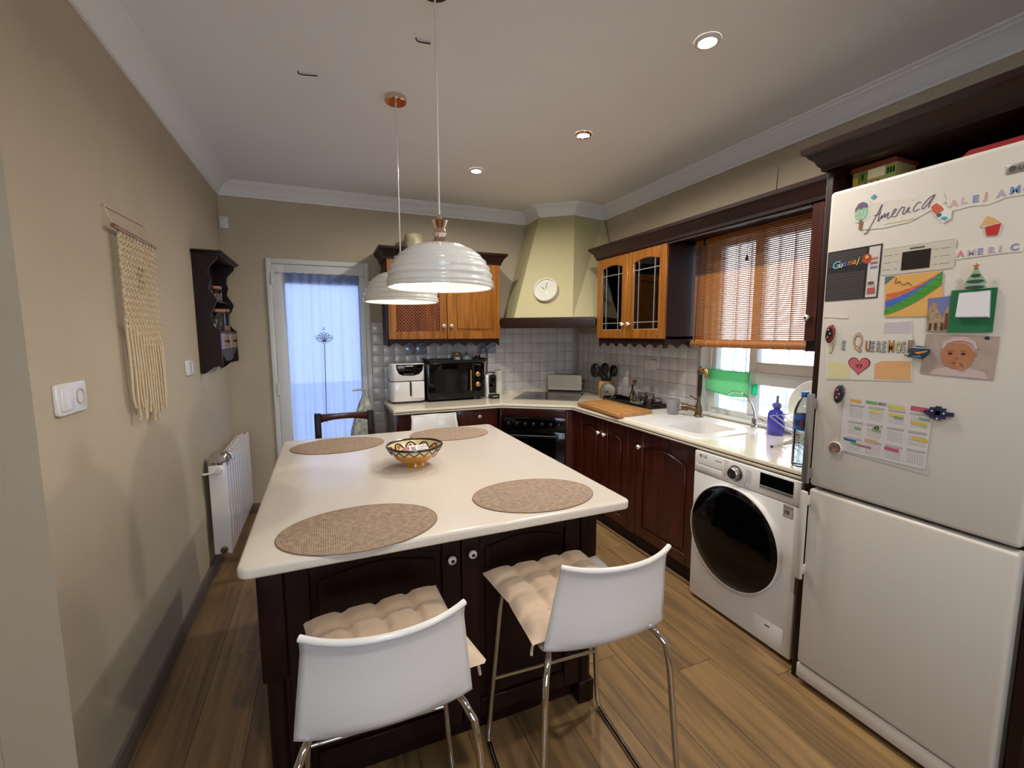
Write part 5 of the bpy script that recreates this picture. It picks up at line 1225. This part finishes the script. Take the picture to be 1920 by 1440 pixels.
# ================================================================== things on the back counter
HZ = H + .0008
p = thing('air_fryer', 'white air fryer with a black curved display on the back counter', 'air fryer', (1.37, -.17, HZ))
af = K['white']
def afs(x0, x1, y0, y1, z0, z1, r): return MB().prism(rrect(x0, x1, y0, y1, r, 6), 'z', z0, z1)
ax0, ax1, ay0, ay1 = 1.215, 1.508, -.31, -.045
afs(ax0 + .012, ax1 - .012, ay0 + .012, ay1 - .012, HZ, .912, .04).build('base', K['black'], p)
afs(ax0, ax1, ay0, ay1, .912, 1.083, .045).build('basket', af, p, bevel=.006)
afs(ax0, ax1, ay0, ay1, 1.089, 1.238, .045).build('upper_body', af, p, bevel=.008)
afs(ax0 + .006, ax1 - .006, ay0 + .006, ay1, 1.08, 1.092, .04).build('gap_band', K['black'], p)
pol = [(ax0 + .045, 1.232), (ax0 + .05, 1.19), (ax0 + .07, 1.152), (ax0 + .10, 1.138), (ax1 - .10, 1.135), (ax1 - .05, 1.148), (ax1 - .022, 1.18), (ax1 - .012, 1.232)]
MB().prism(pol, 'y', ay0 - .0025, ay0 + .012).build('display', K['gloss_black'], p, bevel=.002)
sm = MB()
for i in range(5): sm.box(1.338 + i * .0145, 1.348 + i * .0145, ay0 - .0032, ay0 - .0024, 1.213, 1.2235)
sm.build('logo_print', flat('C9CDD2'), p)
for i in range(5): MB().box(1.325 + i * .018, 1.333 + i * .018, ay0 - .0032, ay0 - .0024, 1.146, 1.1505).build('indicator', flat('B9BEC6'), p)
MB().box(1.372, 1.386, ay0 - .004, ay0 + .01, .96, 1.083).build('handle_slot', K['black'], p, bevel=.002)
MB().prism(rrect(1.388, ax1 - .012, .935, 1.076, .008), 'y', ay0 - .008, ay0).build('basket_handle', af, p, bevel=.003)

p = thing('microwave', 'black microwave with gold handle and knobs on the back counter', 'microwave', (1.77, -.18, HZ))
mx0, mx1, my0, my1 = 1.525, 2.045, -.33, -.03
MB().box(mx0, mx1, my0 + .02, my1, .915, 1.235).build('body', K['black'], p, bevel=.008)
MB().prism(rrect(mx0, 1.935, .915, 1.235, .02), 'y', my0, my0 + .019).build('door', K['gloss_black'], p, bevel=.003)
MB().prism(rrect(1.937, mx1, .915, 1.235, .015), 'y', my0, my0 + .019).build('control_panel', K['gloss_black'], p, bevel=.003)
MB().prism(rrect(1.585, 1.88, .97, 1.18, .02), 'y', my0 - .0012, my0).build('door_window', flat('121214', .08), p)
MB().tube([(1.912, my0 - .018, .985), (1.912, my0 - .018, 1.17)], .0085, 10).tube([(1.912, my0, 1.0), (1.912, my0 - .018, 1.0)], .006, 8).tube([(1.912, my0, 1.155), (1.912, my0 - .018, 1.155)], .006, 8).build('handle', K['gold'], p, smooth=True)
for z in (1.128, 1.037):
    MB().lathe([(.022, my0 - .0), (.022, my0 - .004), (.018, my0 - .006), (.018, my0 - .02), (.015, my0 - .022), (0, my0 - .022)], (1.983, 0, z), 24, axis='y').build('knob', K['gold'], p, smooth=True)
MB().box(1.955, 2.01, my0 - .0008, my0, 1.215, 1.218).build('panel_line', K['alu'], p)
for x in (mx0 + .04, mx1 - .04):
    for y in (my0 + .05, my1 - .05): MB().lathe([(.012, HZ), (.012, .916)], (x, y, 0), 10).build('foot', K['black'], p)
ty = thing('black_tray', 'black tray on top of the microwave', 'tray', (1.79, -.17, 1.236))
MB().box(1.55, 2.06, -.31, -.04, 1.236, 1.242).build('tray_base', K['black'], ty)
tr = MB()
for a in ((1.535, -.32, 1.55, -.03), (2.06, -.32, 2.075, -.03)): tr.prism([(a[0] if a[0] < 1.6 else a[2], 1.27), (1.552 if a[0] < 1.6 else 2.058, 1.27), (1.552 if a[0] < 1.6 else 2.058, 1.236), (1.556 if a[0] < 1.6 else 2.054, 1.236)], 'y', -.32, -.03)
tr.box(1.552, 2.058, -.32, -.314, 1.236, 1.262).box(1.552, 2.058, -.036, -.03, 1.236, 1.262)
tr.build('tray_rim', K['black'], ty)
jar('storage_jar', 'gold lidded jar of white powder on the microwave tray', 1.84, -.15, 1.2425, .04, .058, M('white_powder', 'D9D4C4', rough=.9), K['gold'], .6, grp=None)
gl = thing('glass_teapot', 'small blue grey glass pot on the microwave tray', 'pot', (1.935, -.15, 1.2425))
MB().lathe([(0, 0), (.045, 0), (.05, .01), (.046, .045), (.03, .056), (0, .058)], (0, 0, 0), 20).build('pot_body', M('grey_blue_glass', '8FA3A3', rough=.15, coat=.4), gl, smooth=True, world=False)
MB().lathe([(.012, .056), (.014, .064), (.006, .072), (0, .074)], (0, 0, 0), 12).build('lid_knob', K['steel'], gl, smooth=True, world=False)
MB().tube(smoothpts([(.045, 0, .04), (.07, 0, .045), (.072, 0, .02), (.047, 0, .012)]), .004, 6).build('handle', K['steel'], gl, smooth=True, world=False)
b_ = jar('spice_jar', 'small dark topped jar at the right end of the microwave tray', 2.02, -.2, 1.2425, .022, .03, M('dark_spice', '4A4A48', rough=.8), K['black'], .6, grp=None)
o = MB().prism(ell(1.70, -.17, .11, .05, 28), 'z', 1.2425, 1.256).build('foil_bag', M('silver_foil', '6E6A6C', rough=.35, metal=.5, var=.3, vscale=40), None, bevel=.005); tag(o, 'flat silver foil bag on the left of the microwave tray', 'bag')

s_ = thing('wall_socket', 'white wall socket with a black plug above the coffee machine', 'socket', (2.09, -.01, 1.21))
MB().prism(rrect(2.045, 2.135, 1.215, 1.30, .01), 'y', -.02, -.0105).build('plate', K['white'], s_, bevel=.002)
MB().lathe([(.028, -.02), (.027, -.023), (.024, -.021)], (2.09, 0, 1.257), 20, axis='y', caps=False).build('socket_ring', K['white'], s_, smooth=True)
cf_ = thing('power_cord', 'black power cord arching from the socket down to the coffee machine', 'cord', (2.12, -.05, .9))
MB().lathe([(.018, -.0235), (.017, -.05), (.01, -.06), (0, -.06)], (2.09, 0, 1.257), 14, axis='y').build('plug', K['black'], cf_, smooth=True)
MB().tube(smoothpts([(2.09, -.058, 1.257), (2.09, -.085, 1.30), (2.10, -.085, 1.355), (2.135, -.08, 1.372), (2.165, -.075, 1.33), (2.168, -.07, 1.2), (2.163, -.06, 1.06), (2.16, -.06, .94)], 3), .0045, 8).build('cable', K['black'], cf_, smooth=True)
p = thing('coffee_machine', 'slim white and black capsule coffee machine beside the microwave', 'coffee machine', (2.13, -.2, HZ))
MB().prism([(-.10, HZ), (-.27, HZ), (-.285, .93), (-.275, 1.10), (-.24, 1.115), (-.12, 1.12), (-.10, 1.10)], 'x', 2.082, 2.178).build('body', K['white'], p, bevel=.006)
MB().prism([(-.275, 1.085), (-.31, 1.09), (-.312, 1.04), (-.285, 1.0)], 'x', 2.102, 2.158).build('spout', K['gloss_black'], p, bevel=.006)
MB().prism([(-.284, .925), (-.2875, 1.06), (-.2775, 1.11), (-.272, 1.11), (-.274, .925)], 'x', 2.105, 2.177).build('front_panel', K['black'], p, bevel=.003)
MB().lathe([(.032, -.31), (.032, -.28), (0, -.28)], (2.138, 0, 1.085), 20, axis='y').build('brew_head', K['black'], p, smooth=True)
MB().box(2.1, 2.185, -.355, -.27, HZ, .935).build('drip_tray', K['black'], p, bevel=.004)
sm = MB()
for i in range(5): sm.box(2.119 + i * .0095, 2.126 + i * .0095, -.3556, -.3548, .915, .922)
sm.build('logo_print', flat('C9C9C9'), p)
MB().tube(smoothpts([(2.09, -.24, 1.118), (2.10, -.255, 1.134), (2.16, -.255, 1.134), (2.17, -.24, 1.118)]), .006, 8).build('lever', K['black'], p, smooth=True)
p = thing('paper_roll', 'white paper towel roll standing behind the coffee machine', 'paper roll', (2.275, -.1, HZ))
MB().lathe([(0, 0), (.038, 0), (.04, .003), (.04, .24), (.038, .243), (.014, .243), (.013, .235), (0, .235)], (0, 0, 0), 28).build('roll', M('kitchen_paper', 'DAD6C8', rough=.9), p, smooth=True, world=False)
MB().lathe([(.012, .236), (.012, .248), (0, .248)], (0, 0, 0), 12).build('roll_core', K['print'], p, smooth=True, world=False)

# hob and toaster
TH = Matrix.Translation((2.675, -.415, 0)) @ Matrix.Rotation(R(-38), 4, 'Z')
p = thing('ceramic_hob', 'black glass hob set in the corner worktop under the hood', 'hob', (2.675, -.415, HZ), R(-38))
MB().prism(rrect(-.295, .295, -.255, .255, .006), 'z', 0, .006).build('glass_plate', K['gloss_black'], p, world=False)
MB().box(-.297, .297, -.2575, -.2545, 0, .007).build('front_trim', K['steel'], p, world=False)
for x, y, r_ in ((-.15, .11, .07), (.15, .11, .09), (-.15, -.11, .09), (.15, -.11, .07)): MB().tube([(r_ * math.cos(a) + x, r_ * math.sin(a) + y, .0062) for a in [2 * PI * k / 32 for k in range(32)]], .0008, 4, closed=True).build('cooking_zone', flat('2E2A2A', .3), p, world=False)
p = thing('toaster', 'cream long slot toaster in the corner behind the hob', 'toaster', (2.99, -.165, HZ), R(-40))
MB().prism(rrect(-.185, .17, -.06, .06, .02), 'z', .02, .178).build('body', M('cream_metal', 'CFC9BA', rough=.35, coat=.2), p, bevel=.012, seg=3, world=False)
MB().prism(rrect(-.175, .16, -.052, .052, .02), 'z', 0, .02).build('base', K['black'], p, world=False)
MB().box(-.12, .12, -.02, .02, .1775, .181).build('slot', K['black'], p, world=False)
MB().prism(rrect(-.158, .12, -.01, .05, .006), 'z', .182, .19).build('top_cover', K['black'], p, world=False) if 0 else None
MB().box(.17, .19, -.012, .012, .11, .125).build('lever', K['black'], p, bevel=.003, world=False)
MB().lathe([(.012, .169), (.012, .185), (0, .185)], (0, 0, .05), 14, axis='x').build('browning_knob', K['black'], p, smooth=True, world=False)

# right counter
s_ = thing('wall_socket', 'white double wall socket on the tiles above the serving tray', 'socket', (W - .01, -1.19, 1.2))
T = frame((W - .0105, -1.19, 1.23), (0, -1), (-1, 0))
MB(T).prism(rrect(-.075, .075, -.042, .042, .01), 'y', 0, .01).build('plate', K['white'], s_, bevel=.002)
for q in (-.036, .036):
    MB(T).lathe([(.025, .01), (.025, .0125), (.022, .0125), (.02, .004), (0, .004)], (q, 0, 0), 20, axis='y', caps=False).build('socket_well', K['white'], s_, smooth=True)
    for dx in (-.008, .008): MB(T).lathe([(.003, .0042), (0, .0048)], (q + dx, 0, 0), 8, axis='y').build('socket_hole', K['print'], s_)

p = thing('knife_block', 'light wooden utensil block on the right counter', 'utensil block', (3.12, -.70, HZ), R(-62))
MB().box(-.055, .055, -.05, .05, 0, .155).build('block', K['board'], p, bevel=.004, world=False)
for i, (dx, dy, lx, ly, hh, rr_) in enumerate(((-.025, -.012, -.07, -.02, .25, .052), (.012, -.015, -.012, -.02, .275, .04), (-.012, .02, -.035, .02, .255, .045), (.022, .015, .03, .01, .25, .042))):
    u_ = MB().tube(smoothpts([(dx, dy, .155), (dx + lx * .3, dy + ly * .3, .2), (dx + lx, dy + ly, hh - .03)], 1), .015, 8); u_.ball((dx + lx * 1.1, dy + ly * 1.1, hh), (rr_, rr_ * .5, rr_ * 1.3), 14, 8)
    q_ = u_.build('cooking_spoon', K['black'], None, smooth=True)
    q_.matrix_world = Matrix.Translation((3.12, -.70, HZ)) @ Matrix.Rotation(R(-62), 4, 'Z') @ Matrix.Translation(q_.location)
    tag(q_, ('black ladle leaning out of the wooden utensil block to the left', 'black spatula in the middle of the wooden utensil block', 'black spoon at the back of the wooden utensil block', 'black slotted spoon at the right of the wooden utensil block')[i], 'utensil')
p = thing('metal_disc', 'round grey metal disc leaning against the wooden utensil block', 'disc', (3.06, -.80, HZ))
TL = Matrix.Translation((3.06, -.80, HZ + .078)) @ Matrix.Rotation(R(-55), 4, 'Z') @ Matrix.Rotation(R(72), 4, 'X')
MB(TL).lathe([(0, .012), (.05, .01), (.07, .004), (.075, 0), (.075, -.004), (.06, -.002), (0, .004)], (0, 0, 0), 28).build('disc_body', M('dull_grey_metal', '6E675E', rough=.45, metal=.4), p, smooth=True)
MB(TL).lathe([(.008, .01), (.007, .02), (.014, .026), (.012, .034), (0, .036)], (0, 0, 0), 14).build('disc_knob', K['chrome'], p, smooth=True)
p = thing('serving_tray', 'black rectangular serving tray with cut-out handles on the right counter', 'tray', (3.09, -1.13, HZ))
tx0, tx1, ty0, ty1 = 2.985, 3.195, -1.415, -.84
MB().box(tx0 + .01, tx1 - .01, ty0 + .01, ty1 - .01, HZ, HZ + .006).build('tray_floor', K['black'], p)
wl = MB()
for a in (tx0, tx1 - .008): wl.box(a, a + .008, ty0, ty1, HZ, HZ + .034)
wl.build('long_side', K['black'], p, bevel=.002)
for a in (ty0, ty1 - .008):
    q = MB().box(tx0 + .008, tx1 - .008, a, a + .008, HZ, HZ + .014).box(tx0 + .008, tx0 + .07, a, a + .008, HZ + .014, HZ + .03).box(tx1 - .07, tx1 - .008, a, a + .008, HZ + .014, HZ + .03).box(tx0 + .008, tx1 - .008, a, a + .008, HZ + .03, HZ + .042)
    q.build('handle_side', K['black'], p)
TZ = HZ + .0062
p = thing('oil_cruet', 'glass oil cruet with a cork stopper on the serving tray', 'bottle', (3.11, -1.12, TZ))
MB().lathe([(0, 0), (.036, 0), (.038, .01), (.03, .07), (.016, .105), (.011, .13), (.011, .165), (.014, .17)], (0, 0, 0), 22, caps=False).build('glass_body', K['glass'], p, smooth=True, world=False)
MB().lathe([(0, .003), (.034, .003), (.035, .01), (.028, .066), (0, .068)], (0, 0, 0), 18).build('oil', M('olive_oil', '4A3F10', rough=.1, coat=.5), p, smooth=True, world=False)
MB().lathe([(.009, .15), (.011, .172), (.018, .185), (.014, .2), (0, .203)], (0, 0, 0), 14).build('stopper', M('red_cork', '7A3320', rough=.5), p, smooth=True, world=False)
p = thing('vinegar_cruet', 'slim dark vinegar bottle behind the oil cruet on the tray', 'bottle', (3.155, -1.04, TZ))
MB().lathe([(0, 0), (.028, 0), (.03, .01), (.026, .06), (.012, .1), (.01, .135), (0, .135)], (0, 0, 0), 18).build('glass_body', M('dark_bottle', '2A1A10', rough=.1, coat=.5), p, smooth=True, world=False)
MB().lathe([(.011, .135), (.012, .15), (0, .152)], (0, 0, 0), 12).build('stopper', K['black'], p, smooth=True, world=False)
jar('steel_jar', 'steel lidded glass jar left of its twin on the serving tray', 3.14, -1.21, TZ, .033, .085, M('grey_coffee', '5A4A40', rough=.8), K['steel'], .75, grp='steel lidded jars on the tray')
jar('steel_jar', 'steel lidded glass jar right of its twin on the serving tray', 3.135, -1.29, TZ, .035, .085, M('brown_sugar', '8A6A50', rough=.8), K['steel'], .6, grp='steel lidded jars on the tray')
jar('small_jar', 'low glass jar with flat lid at the right end of the serving tray', 3.14, -1.364, TZ, .04, .055, None, K['steel'], grp=None)
p = thing('glass_dish', 'faceted glass dish in front of the jars on the serving tray', 'dish', (3.05, -1.23, TZ))
MB().lathe([(0, .002), (.04, .002), (.05, .012), (.058, .035), (.055, .036), (.046, .014), (0, .007)], (0, 0, 0), 16).build('dish_body', M('cut_glass', 'A9B5A4', rough=.08, coat=.6, trans=.4), p, world=False)
MB().lathe([(.04, .036), (.03, .05), (.01, .056), (.012, .066), (0, .07)], (0, 0, 0), 16).build('dish_lid', K['glass'], p, smooth=True, world=False)
p = thing('chopping_board', 'thick wooden chopping board at the left of the sink', 'chopping board', (2.75, -1.3, HZ))
zb_ = H + .0075
MB().prism([(2.602, -1.04), (2.574, -1.625), (2.90, -1.60), (2.90, -1.0)], 'z', zb_, zb_ + .03).build('board', K['board'], p, bevel=.003)
MB().tube([(2.63, -1.085, zb_ + .03), (2.607, -1.595, zb_ + .03), (2.87, -1.575, zb_ + .03), (2.87, -1.035, zb_ + .03)], .003, 5, closed=True).build('juice_groove', wood('groove_wood', '7A4A22', '9A6A38'), p)
p = thing('grey_mug', 'plain grey mug standing on the sink drainer', 'mug', (3.04, -1.655, H + .008))
gm_ = M('grey_stoneware', '8F8F92', rough=.4)
MB().lathe([(0, 0), (.036, 0), (.039, .004), (.046, .112), (.0435, .113), (.037, .008), (0, .007)], (0, 0, 0), 28).build('mug_body', gm_, p, smooth=True, world=False)
MB().tube(smoothpts([(.03, -.028, .09), (.055, -.05, .088), (.055, -.05, .045), (.028, -.025, .03)]), .006, 8).build('handle', gm_, p, smooth=True, world=False)

# taps
p = thing('bronze_tap', 'tall aged bronze kitchen tap with hooked spout', 'tap', (3.135, -1.805, H + .0075))
br = K['bronze']
MB().lathe([(0, 0), (.032, 0), (.033, .006), (.026, .016), (.024, .05), (.027, .075), (.02, .09), (.014, .105), (.012, .15)], (0, 0, 0), 22).build('base', br, p, smooth=True, world=False)
MB().tube([(0, 0, .05), (-.035, .045, .06), (-.055, .07, .062)], [.02, .018, .02], 14).build('valve_arm', br, p, smooth=True, world=False)
MB().tube([(-.045, .058, .062), (-.072, .092, .062)], [.026, .022], 16).build('valve_head', br, p, smooth=True, world=False)
MB().tube([(0, 0, .14), (0, 0, .2), (0, 0, .3)], [.012, .016, .015], 14).build('column', M('dark_bronze', '3E322A', rough=.35, metal=.7), p, smooth=True, world=False)
MB().lathe([(.017, .3), (.021, .306), (.021, .325), (.012, .332), (.006, .345), (.009, .355), (0, .36)], (0, 0, 0), 18).build('finial', br, p, smooth=True, world=False)
MB().tube(smoothpts([(0, 0, .315), (-.01, -.03, .335), (-.014, -.055, .34), (-.018, -.07, .32), (-.018, -.07, .285)], 2), .0105, 12).build('spout', K['gold'], p, smooth=True, world=False)
MB().tube([(-.01, .012, .12), (-.025, .03, .135), (-.04, .048, .145)], [.005, .004, .006], 8).build('lever', br, p, smooth=True, world=False)
p = thing('filter_tap', 'slim chrome filter tap with a curved neck at the sink corner', 'tap', (3.165, -2.225, H + .0075))
MB().lathe([(0, 0), (.02, 0), (.02, .008), (.014, .014), (.014, .055), (.01, .062), (0, .062)], (0, 0, 0), 18).build('base', K['chrome'], p, smooth=True, world=False)
MB().tube(smoothpts([(0, 0, .06), (0, .005, .11), (-.005, .045, .18), (-.008, .1, .212), (-.01, .155, .213), (-.012, .195, .185)], 2), .0052, 10).build('spout', K['chrome'], p, smooth=True, world=False)
MB().tube(smoothpts([(0, -.01, .045), (0, -.045, .065), (0, -.06, .05), (0, -.085, .048)], 1), .006, 8).build('lever', K['chrome'], p, smooth=True, world=False)
# soap, rack, plate, water bottle
p = thing('soap_dispenser', 'blue glass soap bottle on the worktop beside the sink', 'soap bottle', (3.14, -2.39, HZ))
MB().lathe([(0, 0), (.043, 0), (.046, .006), (.046, .12), (.036, .142), (.018, .15), (.018, .158)], (0, 0, 0), 26).build('bottle_body', M('cobalt_glass', '4A4CC8', rough=.15, coat=.5, trans=.35), p, smooth=True, world=False)
MB().lathe([(.02, .158), (.026, .17), (.022, .185), (.008, .19), (.006, .215), (.009, .222), (.004, .232), (0, .235)], (0, 0, 0), 18).build('pump_collar', M('blue_stopper', '5B5E9C', rough=.3), p, smooth=True, world=False)
p = thing('drying_rack', 'folding chrome wire dish rack beside the water bottle', 'dish rack', (2.98, -2.72, HZ))
wr_ = MB()
def wire(*pts): wr_.tube([Vector(q) for q in pts], .003, 6)
for x in (2.83, 2.875, 2.92, 2.985, 3.03, 3.075):
    wire((x, -2.58, HZ + .165), (x, -2.88, HZ + .006)); wire((x + .006, -2.88, HZ + .165), (x + .006, -2.60, HZ + .006))
for y, z in ((-2.58, .165), (-2.88, .006), (-2.88, .165), (-2.60, .006), (-2.73, .088)): wire((2.82, y, HZ + z), (3.09, y, HZ + z))
wr_.build('wire_frame', K['chrome'], p, smooth=True)
for x in (2.83, 3.075): MB().ball((x, -2.60, HZ + .0075), .007, 8, 6).build('rubber_foot', K['black'], p, smooth=True)
p = thing('dinner_plate', 'large white plate standing on edge behind the water bottle', 'plate', (2.95, -2.73, HZ + .09))
TPm = Matrix.Translation((2.955, -2.73, HZ + .09 + .135)) @ Matrix.Rotation(R(-84), 4, 'Y')
MB(TPm).lathe([(0, .0), (.085, 0), (.1, .006), (.13, .016), (.132, .018), (.128, .021), (.098, .011), (.084, .006), (0, .006)], (0, 0, 0), 44).build('plate_body', K['knob'], p, smooth=True)
MB(TPm).tube([(.129 * math.cos(a), .129 * math.sin(a), .0195) for a in [2 * PI * k / 44 for k in range(44)]], .0015, 5, closed=True).build('plate_rim', K['knob'], p, smooth=True)
p = thing('water_bottle', 'clear plastic water bottle with blue cap and label by the fridge', 'bottle', (2.664, -2.868, HZ))
pfw = [(0, 0), (.034, 0), (.038, .006)]
for i in range(28): pfw.append((.0385 - .0022 * (i % 2), .012 + i * .0052))
pfw += [(.039, .16), (.0385, .165), (.0385, .235), (.039, .24), (.036, .262), (.026, .29), (.0145, .305), (.013, .32)]
MB().lathe(pfw, (0, 0, 0), 26, caps=False).build('bottle_body', thin_glass('bottle_plastic', (.86, .92, .95), gloss=.45, rough=.06), p, smooth=True, world=False, ang=80)
b = MB(); b.lathe([(.0392, .166), (.0392, .186)], (0, 0, 0), 26, caps=False); b.mat(1).lathe([(.0392, .186), (.0392, .212)], (0, 0, 0), 26, caps=False); b.mat(0).lathe([(.0392, .212), (.0392, .234)], (0, 0, 0), 26, caps=False)
lb = b.build('label_band', [flat('2F5FA8', .4), flat('2A3558', .4)], p, smooth=True, world=False)
for i, ch_ in enumerate('EZO'):
    a = R(-152 + i * 30); n_ = Vector((math.cos(a), math.sin(a), 0)); r_ = Vector((-math.sin(a), math.cos(a), 0))
    text('label_letter', ch_, .026, lb, Vector((2.664, -2.868, HZ + .19)) + n_ * .0397 - r_ * .009, r_, (0, 0, 1), flat('C9475A', .4), depth=.0003, bold=.0006)
MB().lathe([(.0145, .312), (.0155, .314), (.0155, .333), (.014, .335), (0, .335)], (0, 0, 0), 22).build('cap', flat('2463B0', .4), p, smooth=True, world=False)

o = MB().tube([(2.9, -2.485, 2.1362), (2.9, -2.486, 2.24), (2.9, -2.49, 2.337)], [.004, .0028, .0016], 6).build('thin_stick', K['print'], None, smooth=True)
tag(o, 'thin dark stick rising behind the moulding above the blind', 'stick')
o = MB().box(2.485, 2.52, -3.228, -3.195, 2.2005, 2.207).build('paper_scrap', flat('D8C9A8'), None, bevel=.001)
tag(o, 'small pale scrap lying on the moulding above the fridge', 'scrap')
